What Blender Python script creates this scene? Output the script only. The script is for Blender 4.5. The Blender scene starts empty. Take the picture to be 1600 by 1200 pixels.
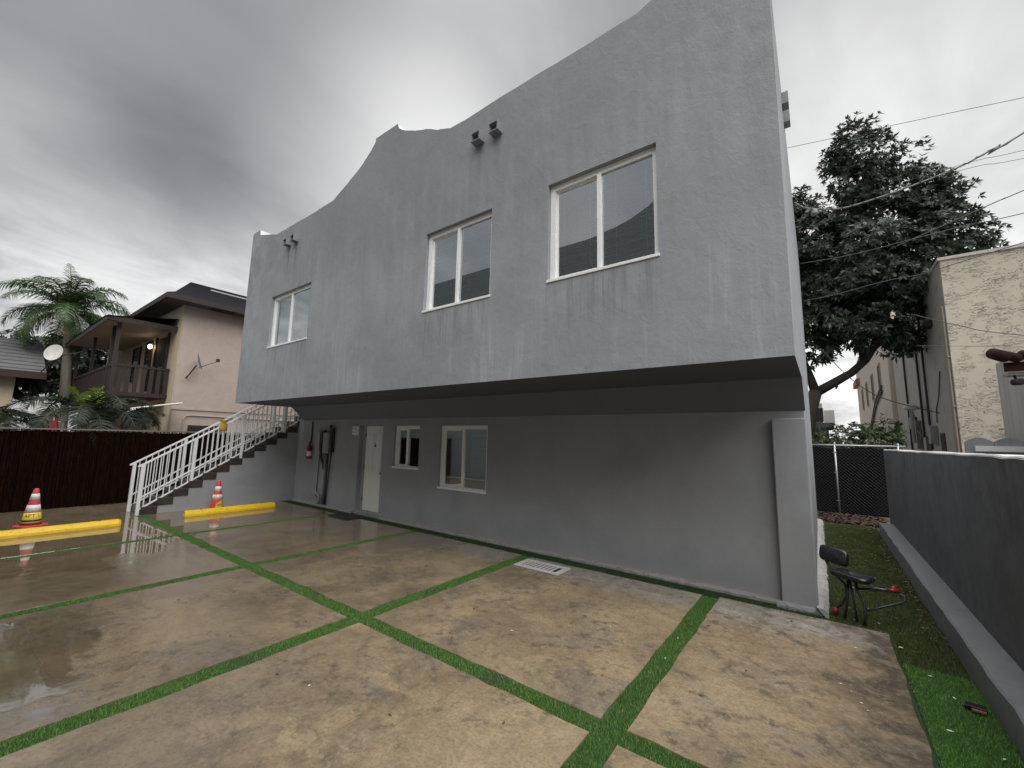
import bpy, bmesh, math, random
import numpy as np
from mathutils import Vector, Matrix
random.seed(7)
RNG = np.random.default_rng(11)
R = math.radians
scene = bpy.context.scene
COL = scene.collection

# ------------------------------------------------------------------ camera
CAM = (2.2098, -6.0441, 1.82)
YAW, PITCH, ROLL = 0.641298, 0.132874, -0.021643
cd = bpy.data.cameras.new('camera')
cam = bpy.data.objects.new('camera', cd)
COL.objects.link(cam)
cd.sensor_width = 36.0
cd.lens = 650.285 / 1600 * 36.0
cd.clip_start = 0.05
cd.clip_end = 3000
mr = Matrix.Rotation(YAW, 3, 'Z') @ Matrix.Rotation(PITCH, 3, 'X') @ Matrix.Rotation(ROLL, 3, 'Y')
right, fwd, up = mr.col[0], mr.col[1], mr.col[2]
mw = Matrix((right, up, -fwd)).transposed().to_4x4()
mw.translation = Vector(CAM)
cam.matrix_world = mw
scene.camera = cam

# ------------------------------------------------------------------ exposure
vs = scene.view_settings
vs.view_transform = 'Standard'
vs.look = 'None'
vs.exposure = 1.75
vs.gamma = 1.0
vs.use_curve_mapping = False

# ------------------------------------------------------------------ sun (behind cloud)
SUN_AZ, SUN_EL = 116.0, 62.0          # azimuth from +Y towards +X
sl = bpy.data.lights.new('sun', 'SUN')
sl.energy = 1.5
sl.angle = R(80)
sl.color = (1.0, 0.985, 0.96)
sun = bpy.data.objects.new('sun', sl)
COL.objects.link(sun)
sdir = Vector((math.sin(R(SUN_AZ)) * math.cos(R(SUN_EL)), math.cos(R(SUN_AZ)) * math.cos(R(SUN_EL)), math.sin(R(SUN_EL))))
sun.rotation_euler = sdir.to_track_quat('Z', 'Y').to_euler()
sun.location = (0, 0, 30)

# ------------------------------------------------------------------ world: sky under heavy broken cloud
world = bpy.data.worlds.new('World')
scene.world = world
world.use_nodes = True
wt = world.node_tree
wt.nodes.clear()


class NT:
    """small helper to write node graphs as expressions"""
    def __init__(s, tree): s.t = tree

    def n(s, typ, **kw):
        nd = s.t.nodes.new(typ)
        for k, v in kw.items(): setattr(nd, k, v)
        return nd

    def put(s, sock, v):
        if hasattr(v, 'is_output') or isinstance(v, bpy.types.NodeSocket): s.t.links.new(v, sock)
        elif v is not None: sock.default_value = v

    def m(s, op, a, b=None, c=None, clamp=False):
        nd = s.n('ShaderNodeMath', operation=op, use_clamp=clamp)
        for i, v in enumerate((a, b, c)):
            if v is not None: s.put(nd.inputs[i], v)
        return nd.outputs[0]

    def vm(s, op, a, b=None):
        nd = s.n('ShaderNodeVectorMath', operation=op)
        s.put(nd.inputs[0], a)
        if b is not None: s.put(nd.inputs[1], b)
        return nd.outputs['Value'] if op in ('DOT_PRODUCT', 'LENGTH') else nd.outputs[0]

    def mix(s, f, a, b, blend='MIX'):
        nd = s.n('ShaderNodeMix', data_type='RGBA', blend_type=blend)
        s.put(nd.inputs[0], f)
        for i, v in ((6, a), (7, b)):
            if isinstance(v, (tuple, list)) and len(v) == 3: v = (*v, 1)
            s.put(nd.inputs[i], v)
        return nd.outputs[2]

    def rng(s, v, a, b, c=0.0, d=1.0, smooth=True):
        nd = s.n('ShaderNodeMapRange', interpolation_type='SMOOTHSTEP' if smooth else 'LINEAR')
        s.put(nd.inputs[0], v)
        for i, x in enumerate((a, b, c, d)): s.put(nd.inputs[i + 1], x)
        return nd.outputs[0]

    def noise(s, vec, scale, detail=4, rough=0.55, dist=0.0):
        nd = s.n('ShaderNodeTexNoise')
        s.put(nd.inputs['Vector'], vec)
        nd.inputs['Scale'].default_value = scale
        nd.inputs['Detail'].default_value = detail
        nd.inputs['Roughness'].default_value = rough
        nd.inputs['Distortion'].default_value = dist
        return nd.outputs[0]

    def scaled(s, vec, sc): return s.vm('MULTIPLY', vec, sc)

    def sep(s, vec):
        nd = s.n('ShaderNodeSeparateXYZ'); s.put(nd.inputs[0], vec); return nd.outputs

    def comb(s, x, y, z):
        nd = s.n('ShaderNodeCombineXYZ')
        for i, v in enumerate((x, y, z)): s.put(nd.inputs[i], v)
        return nd.outputs[0]

    def bump(s, h, strength, dist=0.02):
        nd = s.n('ShaderNodeBump')
        nd.inputs['Strength'].default_value = strength
        nd.inputs['Distance'].default_value = dist
        s.put(nd.inputs['Height'], h)
        return nd.outputs[0]


def dirv(az, el):
    return (math.sin(R(az)) * math.cos(R(el)), math.cos(R(az)) * math.cos(R(el)), math.sin(R(el)))


w = NT(wt)
tc = w.n('ShaderNodeTexCoord').outputs['Generated']
dn = w.vm('NORMALIZE', tc)
x, y, z = w.sep(dn)
zz = w.m('ADD', w.m('MAXIMUM', z, 0.0), 0.22)
pl = w.comb(w.m('DIVIDE', x, zz), w.m('DIVIDE', y, zz), 0.0)
n1 = w.noise(w.scaled(pl, (1.0, 0.62, 1.0)), 0.85, 7, 0.52, 0.5)
n2 = w.noise(w.scaled(pl, (1.0, 0.5, 1.0)), 2.6, 6, 0.55, 0.8)
cl = w.m('ADD', w.m('MULTIPLY', n1, 0.72), w.m('MULTIPLY', n2, 0.28))
lum = w.rng(cl, 0.34, 0.68, 0.33, 0.66)


def lobe(az, el, a0, a1):
    d = w.vm('DOT_PRODUCT', dn, dirv(az, el))
    return w.rng(d, math.cos(R(a1)), math.cos(R(a0)), 0.0, 1.0)


n3 = w.noise(w.scaled(pl, (1.0, 0.7, 1.0)), 2.2, 8, 0.6, 1.0)
lum = w.m('ADD', lum, w.m('MULTIPLY', w.m('MULTIPLY', w.m('SUBTRACT', n3, 0.46), 1.9), w.rng(z, 0.44, 0.22)))
lum = w.m('MAXIMUM', lum, 0.16)
# thin bright cloud round the hidden sun, and the thick dark bank beyond the building
for az, el, a0, a1, amt in ((12, 15, 8, 42, 0.40), (-53, 29, 1, 20, 0.32), (-90, 20, 0, 13, 0.36), (-76, 15, 0, 14, 0.26)):
    f = w.m('MULTIPLY', lobe(az, el, a0, a1), w.rng(cl, 0.30, 0.62, 0.75, 1.1))
    lum = w.m('ADD', lum, w.m('MULTIPLY', f, amt))
for az, el, a0, a1, amt in ((-90, 37, 6, 34, 0.44), (-70, 30, 2, 16, 0.14), (-80, 26, 1, 9, 0.14)):
    f = w.m('SUBTRACT', 1.0, w.m('MULTIPLY', lobe(az, el, a0, a1), amt))
    lum = w.m('MULTIPLY', lum, f)
tint = w.mix(w.rng(lum, 0.2, 0.75), (0.955, 0.985, 1.02), (1.0, 0.995, 0.985))
cloud = w.vm('SCALE', tint)
wt.nodes[-1].inputs['Scale'].default_value = 1.0
w.put(wt.nodes[-1].inputs['Scale'], w.m('MULTIPLY', lum, 2.86))
sky = w.n('ShaderNodeTexSky', sky_type='NISHITA')
sky.sun_disc = False
sky.sun_elevation = R(SUN_EL)
sky.sun_rotation = R(SUN_AZ)
skyc = w.mix(0.975, sky.outputs[0], cloud)
bg = w.n('ShaderNodeBackground')
w.put(bg.inputs[0], skyc)
bg.inputs[1].default_value = 0.10
wo = w.n('ShaderNodeOutputWorld')
wt.links.new(bg.outputs[0], wo.inputs[0])


# ================================================================== materials
def new_mat(name):
    m = bpy.data.materials.new(name)
    m.use_nodes = True
    t = m.node_tree
    b = t.nodes['Principled BSDF']
    return m, NT(t), b


def simple(name, col, rough=0.6, var=0.18, scale=5.0, bump=0.0, bscale=60.0, metal=0.0, spec=0.5, streak=0.0, dirt=0.0, dirtcol=(0.06, 0.05, 0.04)):
    m, g, b = new_mat(name)
    pos = g.n('ShaderNodeNewGeometry').outputs['Position']
    nz = g.noise(pos, scale, 5, 0.6)
    c = g.mix(nz, tuple(v * (1 - var) for v in col), tuple(min(1, v * (1 + var)) for v in col))
    if streak:
        st = g.noise(g.scaled(pos, (9, 9, 0.5)), 1.0, 4, 0.6)
        c = g.mix(g.rng(st, 0.45, 0.7, 0, streak), c, tuple(v * 0.45 for v in col))
    if dirt:
        dz = g.noise(pos, scale * 2.3, 6, 0.65)
        c = g.mix(g.rng(dz, 0.52, 0.72, 0, dirt), c, dirtcol)
    g.put(b.inputs['Base Color'], c)
    g.put(b.inputs['Roughness'], g.rng(nz, 0.2, 0.8, max(0.02, rough - 0.08), min(1, rough + 0.08)))
    b.inputs['Metallic'].default_value = metal
    b.inputs['Specular IOR Level'].default_value = spec
    if bump:
        g.put(b.inputs['Normal'], g.bump(g.noise(pos, bscale, 4, 0.6), bump, 0.01))
    return m


def stucco(name, col, kind):
    m, g, b = new_mat(name)
    pos = g.n('ShaderNodeNewGeometry').outputs['Position']
    x, y, z = g.sep(pos)
    big = g.noise(pos, 0.9, 5, 0.6, 0.4)
    mid = g.noise(pos, 5.0, 6, 0.65)
    c = g.mix(g.rng(big, 0.3, 0.7), tuple(v * 0.90 for v in col), tuple(v * 1.10 for v in col))
    c = g.mix(g.rng(mid, 0.38, 0.62, 0, 0.16), c, tuple(v * 1.2 for v in col))
    if kind == 'upper':
        # pale run-down marks low on the wall and faint drips all over
        st = g.noise(g.scaled(pos, (13, 13, 0.55)), 1.0, 5, 0.65)
        low = g.m('MULTIPLY', g.rng(st, 0.50, 0.68), g.rng(z, 4.4, 2.7, 0.06, 0.62))
        c = g.mix(g.m('MULTIPLY', low, g.rng(big, 0.35, 0.6)), c, tuple(min(1, v * 1.45) for v in col))
        dk = g.noise(g.scaled(pos, (8, 8, 0.35)), 1.3, 4, 0.6)
        c = g.mix(g.rng(dk, 0.58, 0.75, 0, 0.16), c, tuple(v * 0.6 for v in col))
        gd = g.noise(g.scaled(pos, (5, 5, 0.5)), 1.1, 6, 0.65, 0.3)
        c = g.mix(g.m('MULTIPLY', g.rng(g.m('ADD', z, g.m('MULTIPLY', g.m('SUBTRACT', gd, 0.5), 4.0)), 3.9, 6.4), 0.42), c, tuple(v * 0.52 for v in col))
        lft = g.m('MULTIPLY', g.rng(x, -6.2, -9.6), g.rng(g.noise(pos, 3.0, 6, 0.7), 0.42, 0.66, 0, 0.4))
        c = g.mix(lft, c, tuple(min(1, v * 1.35) for v in col))
        # dirt washed off the sills
        ds = g.noise(g.scaled(pos, (22, 22, 0.9)), 1.0, 5, 0.65)
        for (a0, a1, zz0) in ((-8.186, -6.373, 3.818), (-2.758, -1.386, 3.771), (-0.447, 0.932, 3.771)):
            mk = g.m('MULTIPLY', g.m('MULTIPLY', g.rng(x, a0 - 0.06, a0 + 0.03), g.rng(x, a1 + 0.06, a1 - 0.03)), g.m('MULTIPLY', g.rng(z, zz0 + 0.02, zz0 - 0.02), g.rng(z, zz0 - 0.95, zz0 - 0.05)))
            c = g.mix(g.m('MULTIPLY', mk, g.rng(ds, 0.44, 0.66, 0.0, 0.5)), c, tuple(v * 0.5 for v in col))
        # rain stains under the drain spouts
        for sx in (-7.56, -7.22, -1.66, -1.32):
            dx = g.m('ABSOLUTE', g.m('ADD', g.m('SUBTRACT', x, sx), g.m('MULTIPLY', g.m('SUBTRACT', mid, 0.5), 0.06)))
            ms = g.m('MULTIPLY', g.rng(dx, 0.07, 0.01), g.m('MULTIPLY', g.rng(z, 6.28, 6.2), g.rng(z, 5.3, 6.2)))
            c = g.mix(g.m('MULTIPLY', ms, 0.55 if sx < -5 else 0.22), c, tuple(v * 0.35 for v in col))
    elif kind == 'lower':
        st = g.noise(g.scaled(pos, (7, 7, 0.6)), 1.0, 4, 0.6)
        c = g.mix(g.rng(st, 0.55, 0.75, 0, 0.12), c, tuple(v * 0.7 for v in col))
        sc = g.noise(g.scaled(pos, (5, 1, 9)), 1.6, 5, 0.7)
        c = g.mix(g.m('MULTIPLY', g.rng(sc, 0.66, 0.72, 0, 0.35), g.rng(z, 1.0, 0.4)), c, tuple(v * 0.45 for v in col))
        c = g.mix(g.m('MULTIPLY', g.rng(g.m('ADD', z, g.m('MULTIPLY', mid, 0.16)), 0.22, 0.10), 0.5), c, (0.33, 0.32, 0.30))
    elif kind == 'boundary':
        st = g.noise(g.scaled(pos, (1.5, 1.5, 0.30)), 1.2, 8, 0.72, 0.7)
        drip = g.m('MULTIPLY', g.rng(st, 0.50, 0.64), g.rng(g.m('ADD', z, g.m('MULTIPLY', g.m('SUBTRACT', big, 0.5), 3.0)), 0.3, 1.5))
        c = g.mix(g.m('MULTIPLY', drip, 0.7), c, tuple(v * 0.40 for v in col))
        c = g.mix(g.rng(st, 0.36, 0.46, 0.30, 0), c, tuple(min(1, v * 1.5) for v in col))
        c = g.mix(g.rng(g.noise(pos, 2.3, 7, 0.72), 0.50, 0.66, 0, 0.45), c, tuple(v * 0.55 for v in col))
    g.put(b.inputs['Base Color'], c)
    g.put(b.inputs['Roughness'], g.rng(mid, 0.3, 0.7, 0.50, 0.72))
    b.inputs['Specular IOR Level'].default_value = 0.4
    h = g.m('ADD', g.m('MULTIPLY', g.noise(g.scaled(pos, (1, 1, 0.65)), 8, 6, 0.64, 0.5), 1.0), g.m('MULTIPLY', g.noise(pos, 70, 3, 0.6), 0.2))
    g.put(b.inputs['Normal'], g.bump(h, 0.28 if kind == 'upper' else 0.14, 0.03))
    return m


GREY = (0.276, 0.288, 0.308)
MT = {}
MT['upper'] = stucco('grey_painted_stucco', GREY, 'upper')
MT['lower'] = stucco('grey_painted_wall', (0.265, 0.272, 0.286), 'lower')
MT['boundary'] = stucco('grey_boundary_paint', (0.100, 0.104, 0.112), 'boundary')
MT['ledge'] = simple('grey_ledge_concrete', (0.20, 0.206, 0.218), 0.6, 0.25, 4, 0.3, 30, dirt=0.4, dirtcol=(0.12, 0.12, 0.11))
MT['soffit'] = simple('soffit_painted_shade', (0.078, 0.087, 0.102), 0.8, 0.12, 2, 0.15, 40)  # wall paint darkened: shade under the overhang is put into the colour
MT['soffit2'] = simple('sloped_soffit_painted_shade', (0.135, 0.146, 0.166), 0.8, 0.12, 2, 0.15, 40)  # overhang shade painted in here too, less deep than on the flat part
MT['coping'] = simple('coping_whitewash', (0.62, 0.62, 0.61), 0.6, 0.15, 8, 0.4, 30, dirt=0.35, dirtcol=(0.3, 0.3, 0.3))
MT['white'] = simple('white_paint', (0.74, 0.745, 0.74), 0.35, 0.05, 9, 0, dirt=0.22, dirtcol=(0.42, 0.41, 0.38))
MT['frame'] = simple('window_frame_white', (0.78, 0.785, 0.78), 0.4, 0.05, 12, 0.1, 30, dirt=0.25, dirtcol=(0.36, 0.36, 0.35))
MT['door'] = simple('door_white', (0.66, 0.665, 0.65), 0.4, 0.05, 6, 0, dirt=0.2, dirtcol=(0.45, 0.44, 0.40))
MT['blind'] = simple('blind_slats', (0.66, 0.69, 0.69), 0.55, 0.06, 3)
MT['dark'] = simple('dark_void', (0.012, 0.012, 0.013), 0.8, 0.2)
MT['darkmetal'] = simple('dark_metal', (0.035, 0.036, 0.040), 0.45, 0.3, 14, metal=0.3)
MT['greymetal'] = simple('painted_grey_metal', (0.22, 0.225, 0.235), 0.45, 0.15, 8)
MT['galv'] = simple('galvanised_steel', (0.42, 0.43, 0.44), 0.4, 0.15, 18, metal=0.7)
MT['black'] = simple('black_vinyl', (0.010, 0.010, 0.014), 0.28, 0.3, 12, 0.12, 60)
MT['blackrubber'] = simple('black_rubber', (0.012, 0.012, 0.012), 0.8, 0.3, 30, 0.5, 90)
MT['red'] = simple('red_plastic', (0.20, 0.014, 0.016), 0.4, 0.15, 10)
MT['conered'] = simple('cone_red', (0.55, 0.055, 0.065), 0.5, 0.22, 14, dirt=0.3, dirtcol=(0.12, 0.04, 0.04))
MT['conewhite'] = simple('cone_reflective_white', (0.66, 0.66, 0.66), 0.4, 0.12, 20, dirt=0.35, dirtcol=(0.3, 0.28, 0.26))
MT['coneyellow'] = simple('cone_label_yellow', (0.62, 0.47, 0.04), 0.5, 0.2, 20, dirt=0.35, dirtcol=(0.16, 0.12, 0.04))
MT['ink'] = simple('black_ink', (0.012, 0.012, 0.012), 0.6, 0.1)
MT['yellow'] = simple('yellow_stop_paint', (0.78, 0.50, 0.012), 0.4, 0.12, 7, 0.3, 60, dirt=0.45, dirtcol=(0.20, 0.13, 0.025))
MT['reed'] = simple('brown_reed', (0.017, 0.0072, 0.0038), 0.9, 0.8, 9, 0, spec=0.03, streak=0.4)
MT['fencerail'] = simple('weathered_rail', (0.17, 0.155, 0.13), 0.7, 0.3, 9)
MT['tile'] = simple('brown_step_tile', (0.042, 0.033, 0.028), 0.35, 0.4, 12)
MT['plinth'] = simple('rough_bare_concrete', (0.25, 0.248, 0.240), 0.9, 0.3, 7, 0.8, 30, dirt=0.75, dirtcol=(0.09, 0.085, 0.075))
MT['sidefooting'] = simple('bare_concrete_edge', (0.36, 0.355, 0.345), 0.9, 0.3, 6, 0.8, 25, dirt=0.6, dirtcol=(0.07, 0.07, 0.06))
MT['rustdark'] = simple('dark_red_fascia', (0.030, 0.012, 0.011), 0.7, 0.3, 9)
MT['wood'] = simple('grey_painted_board', (0.25, 0.265, 0.285), 0.7, 0.2, 5, 0.2, 30, streak=0.3)
MT['pinkwall'] = simple('pinkish_stucco', (0.42, 0.345, 0.30), 0.8, 0.14, 3, 0.5, 18, dirt=0.3, dirtcol=(0.27, 0.21, 0.18))
MT['creamwall'] = simple('cream_stucco', (0.50, 0.42, 0.30), 0.8, 0.14, 3, 0.4, 18)
MT['shingle'] = simple('dark_roof_shingle', (0.014, 0.014, 0.017), 0.95, 0.5, 6, 0.5, 25, spec=0.1)
MT['greyshingle'] = simple('grey_roof_shingle', (0.105, 0.105, 0.108), 0.95, 0.3, 5, 0.5, 22, spec=0.1)
MT['brownwood'] = simple('dark_brown_wood', (0.024, 0.0135, 0.010), 0.6, 0.35, 10, streak=0.2)
MT['eavedark'] = simple('dark_eave_board', (0.085, 0.070, 0.058), 0.8, 0.2, 6)
MT['eave'] = simple('eave_board', (0.33, 0.28, 0.23), 0.7, 0.15, 6)
MT['bark'] = simple('dark_bark', (0.045, 0.038, 0.032), 0.9, 0.4, 8, 0.8, 18)
MT['palmtrunk'] = simple('palm_trunk_grey', (0.27, 0.25, 0.22), 0.85, 0.25, 6, 0.5, 14, streak=0.2)
MT['rust'] = simple('terracotta_trim', (0.32, 0.12, 0.075), 0.7, 0.25, 9)
MT['claytile'] = simple('weathered_clay_tile', (0.022, 0.011, 0.009), 0.8, 0.5, 9, 0.3, 30, spec=0.1)
MT['cable'] = simple('cable_grey', (0.20, 0.205, 0.215), 0.5, 0.2)
MT['cabledark'] = simple('cable_dark', (0.055, 0.057, 0.062), 0.6, 0.2)
MT['pinkcloth'] = simple('pink_awning_cloth', (0.48, 0.17, 0.19), 0.7, 0.15, 4)
MT['yellowplastic'] = simple('yellow_plastic', (0.42, 0.28, 0.02), 0.45, 0.2, 15)
MT['leaflitter'] = simple('dead_leaf', (0.085, 0.048, 0.026), 0.6, 0.4, 20)
MT['paper'] = simple('white_scrap', (0.62, 0.61, 0.58), 0.6, 0.1, 20)
MT['gratepaint'] = simple('chipped_white_paint', (0.50, 0.49, 0.46), 0.7, 0.2, 30, 0.4, 60, dirt=0.8, dirtcol=(0.14, 0.11, 0.085))
MT['offwhite'] = simple('offwhite_wall', (0.46, 0.445, 0.41), 0.8, 0.15, 3, 0.3, 16, streak=0.3)
MT['screen'] = simple('black_screen_cloth', (0.005, 0.0045, 0.0045), 0.95, 0.3, 5, spec=0.03)
MT['opposite'] = simple('opposite_building_paint', (0.20, 0.215, 0.215), 0.8, 0.1, 2)


def glass_mat():
    m = bpy.data.materials.new('window_glass')
    m.use_nodes = True
    t = m.node_tree
    t.nodes.clear()
    g = NT(t)
    tr = g.n('ShaderNodeBsdfTransparent'); tr.inputs[0].default_value = (0.90, 0.95, 0.95, 1)
    gl = g.n('ShaderNodeBsdfGlossy'); gl.inputs['Roughness'].default_value = 0.015
    gl.inputs[0].default_value = (0.9, 0.95, 0.97, 1)
    lw = g.n('ShaderNodeFresnel'); lw.inputs[0].default_value = 1.7
    mx = g.n('ShaderNodeMixShader')
    g.put(mx.inputs[0], g.m('ADD', g.m('MULTIPLY', lw.outputs[0], 0.7), 0.40, clamp=True))
    t.links.new(tr.outputs[0], mx.inputs[1]); t.links.new(gl.outputs[0], mx.inputs[2])
    o = g.n('ShaderNodeOutputMaterial'); t.links.new(mx.outputs[0], o.inputs[0])
    return m


MT['glass'] = glass_mat()


def emit_mat(name, col, s):
    m = bpy.data.materials.new(name); m.use_nodes = True
    t = m.node_tree; b = t.nodes['Principled BSDF']
    b.inputs['Emission Color'].default_value = (*col, 1)
    b.inputs['Emission Strength'].default_value = s
    return m


MT['bulb'] = emit_mat('warm_lit_bulb', (1.0, 0.78, 0.5), 4.0)


def slab_mat():
    m, g, b = new_mat('wet_stained_concrete')
    pos = g.n('ShaderNodeNewGeometry').outputs['Position']
    rnd = g.n('ShaderNodeObjectInfo').outputs['Random']
    off = g.comb(g.m('MULTIPLY', rnd, 37.0), g.m('MULTIPLY', rnd, 91.0), 0.0)
    p2 = g.vm('ADD', pos, off)
    x, y, z = g.sep(pos)
    a = g.noise(p2, 0.75, 6, 0.62, 0.6)
    bq = g.noise(p2, 2.6, 7, 0.68, 0.5)
    fine = g.noise(p2, 45, 3, 0.6)
    sp = g.noise(p2, 130, 2, 0.5)
    c = g.mix(g.rng(a, 0.32, 0.68), (0.170, 0.126, 0.074), (0.345, 0.264, 0.160))
    c = g.mix(g.rng(bq, 0.42, 0.68, 0, 0.6), c, (0.365, 0.278, 0.168))
    # grey scoured areas
    gr = g.noise(g.vm('ADD', p2, (5.2, 1.3, 0)), 1.1, 6, 0.65, 0.8)
    c = g.mix(g.rng(gr, 0.52, 0.70, 0, 0.8), c, (0.195, 0.175, 0.148))
    # paler bare band along the building
    band = g.m('MULTIPLY', g.rng(g.m('ADD', y, g.m('MULTIPLY', g.m('SUBTRACT', bq, 0.5), 0.9)), -1.05, -0.70), g.rng(x, -5.5, -2.5))
    c = g.mix(g.m('MULTIPLY', band, 0.8), c, (0.335, 0.318, 0.285))
    pal = g.noise(g.vm('ADD', p2, (9.2, 7.3, 0)), 4.5, 7, 0.7, 0.6)
    c = g.mix(g.m('MULTIPLY', band, g.rng(pal, 0.55, 0.68, 0, 0.7)), c, (0.50, 0.49, 0.46))
    # dark grime: blotches, rubbed tyre arcs, oil spots, hairline cracks
    dk = g.noise(g.vm('ADD', p2, (1.7, 8.1, 0)), 1.7, 8, 0.74, 0.6)
    c = g.mix(g.m('MULTIPLY', g.rng(dk, 0.46, 0.78, 0, 0.85), g.rng(g.noise(p2, 14, 5, 0.7), 0.30, 0.60, 0.45, 1.0)), c, (0.085, 0.068, 0.050))
    s1 = g.noise(g.scaled(g.vm('ADD', p2, (0.3, 4.4, 0)), (2.2, 15.0, 1)), 1.3, 6, 0.72, 0.8)
    zone = g.rng(g.noise(g.vm('ADD', p2, (3.3, 3.1, 0)), 1.3, 3, 0.5), 0.46, 0.6)
    c = g.mix(g.m('MULTIPLY', g.rng(s1, 0.54, 0.74, 0, 0.55), zone), c, (0.085, 0.070, 0.055))
    grain = g.noise(p2, 9.0, 6, 0.75)
    for ccx, ccy, fr_, amt_ in ((-3.2, -7.4, 5.2, 0.65), (2.6, -6.6, 6.1, 0.6), (-6.5, 0.6, 4.6, 0.55)):
        rr_ = g.vm('LENGTH', g.vm('SUBTRACT', g.vm('MULTIPLY', pos, (1, 1, 0)), (ccx, ccy, 0.0)))
        wv_ = g.m('SINE', g.m('ADD', g.m('MULTIPLY', rr_, fr_ * 5.0), g.m('MULTIPLY', bq, 6.0)))
        am_ = g.m('MULTIPLY', g.rng(wv_, 0.35, 0.95), g.rng(grain, 0.46, 0.60))
        c = g.mix(g.m('MULTIPLY', g.m('MULTIPLY', am_, g.rng(gr, 0.44, 0.58)), amt_), c, (0.090, 0.076, 0.060))
    vor = g.n('ShaderNodeTexVoronoi', feature='F1'); g.put(vor.inputs['Vector'], p2); vor.inputs['Scale'].default_value = 2.3
    c = g.mix(g.m('MULTIPLY', g.rng(g.m('ADD', vor.outputs['Distance'], g.m('MULTIPLY', grain, 0.06)), 0.085, 0.055), 0.4), c, (0.055, 0.045, 0.035))
    vo2 = g.n('ShaderNodeTexVoronoi', feature='F1'); g.put(vo2.inputs['Vector'], p2); vo2.inputs['Scale'].default_value = 9.0
    c = g.mix(g.m('MULTIPLY', g.rng(g.m('ADD', vo2.outputs['Distance'], g.m('MULTIPLY', grain, 0.25)), 0.20, 0.16), g.rng(dk, 0.40, 0.55, 0, 0.5)), c, (0.070, 0.055, 0.040))
    crk = g.n('ShaderNodeTexVoronoi', feature='DISTANCE_TO_EDGE'); g.put(crk.inputs['Vector'], g.vm('ADD', p2, g.vm('MULTIPLY', g.comb(bq, grain, 0.0), (0.5, 0.12, 0)))); crk.inputs['Scale'].default_value = 0.42
    ckm = g.m('MULTIPLY', g.rng(crk.outputs['Distance'], 0.0045, 0.0015), g.rng(a, 0.40, 0.52))
    c = g.mix(g.m('MULTIPLY', ckm, 0.28), c, (0.06, 0.05, 0.04))
    # heavy grime at the outer edge of the right-hand slab
    edge = g.m('MULTIPLY', g.rng(g.m('ADD', x, g.m('MULTIPLY', g.m('SUBTRACT', bq, 0.5), 2.6)), 1.95, 2.55), g.rng(x, 1.3, 1.7))
    c = g.mix(g.m('MULTIPLY', edge, g.rng(pal, 0.34, 0.58, 0.25, 0.95)), c, (0.050, 0.040, 0.030))
    c = g.mix(g.rng(grain, 0.42, 0.66, 0, 0.32), c, (0.105, 0.082, 0.056))
    c = g.mix(g.rng(fine, 0.40, 0.66, 0, 0.38), c, (0.115, 0.092, 0.064))
    c = g.mix(g.rng(g.noise(p2, 26, 4, 0.7), 0.50, 0.68, 0, 0.30), c, (0.40, 0.325, 0.225))
    c = g.mix(g.rng(sp, 0.62, 0.72, 0, 0.35), c, (0.46, 0.40, 0.30))
    # rain water: deep film on the far-left bays, thin damp film elsewhere
    wn = g.noise(g.vm('ADD', pos, (2.0, 0.0, 0)), 0.8, 5, 0.6, 0.5)
    wx = g.m('ADD', x, g.m('MULTIPLY', g.m('SUBTRACT', wn, 0.5), 7.5))
    wet = g.rng(wx, -1.4, -4.6)
    pud = g.rng(g.m('ADD', wx, g.m('MULTIPLY', g.m('SUBTRACT', bq, 0.5), 8.5)), -5.0, -6.6)
    # puddle near the lot's middle
    dxp = g.vm('LENGTH', g.scaled(g.vm('SUBTRACT', pos, (-3.1, -5.55, 0.0)), (0.62, 1.25, 0)))
    p3 = g.rng(g.m('ADD', dxp, g.m('MULTIPLY', g.m('SUBTRACT', bq, 0.5), 1.3)), 0.85, 0.55)
    pud = g.m('MAXIMUM', pud, p3)
    wet = g.m('MAXIMUM', wet, p3)
    damp = g.rng(wn, 0.38, 0.58, 0.0, 0.6)
    wet = g.m('MAXIMUM', wet, g.m('MULTIPLY', damp, g.rng(x, 1.2, -1.5)))
    near = g.m('MULTIPLY', g.rng(g.m('ADD', x, g.m('MULTIPLY', g.m('SUBTRACT', bq, 0.5), 1.6)), -0.3, -0.8), g.rng(g.m('ADD', y, g.m('MULTIPLY', g.m('SUBTRACT', wn, 0.5), 1.5)), -3.7, -4.5))
    film = g.m('MAXIMUM', wet, g.m('MULTIPLY', near, 0.9))
    c = g.mix(g.m('MULTIPLY', wet, 0.52), c, (0.072, 0.056, 0.038))
    c = g.mix(g.m('MULTIPLY', near, 0.15), c, (0.072, 0.056, 0.038))
    wet = film
    g.put(b.inputs['Base Color'], c)
    rough = g.mix(wet, g.comb(0.50, 0.50, 0.50), g.comb(0.14, 0.14, 0.14))
    rough = g.m('ADD', g.sep(rough)[0], g.m('MULTIPLY', g.m('SUBTRACT', bq, 0.5), 0.35))
    rough = g.m('ADD', g.m('MULTIPLY', rough, g.m('SUBTRACT', 1.0, pud)), g.m('MULTIPLY', pud, 0.035), clamp=True)
    g.put(b.inputs['Roughness'], g.m('MAXIMUM', rough, 0.03))
    g.put(b.inputs['Specular IOR Level'], g.m('ADD', g.m('ADD', 0.35, g.m('MULTIPLY', wet, 0.3)), g.m('MULTIPLY', pud, 0.35)))
    g.put(b.inputs['IOR'], g.m('ADD', 1.45, g.m('ADD', g.m('MULTIPLY', wet, 0.50), g.m('MULTIPLY', pud, 0.45))))
    dry = g.m('SUBTRACT', 1.0, pud)
    rip = g.noise(g.scaled(pos, (5.0, 9.0, 1)), 1.0, 2, 0.5)
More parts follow.
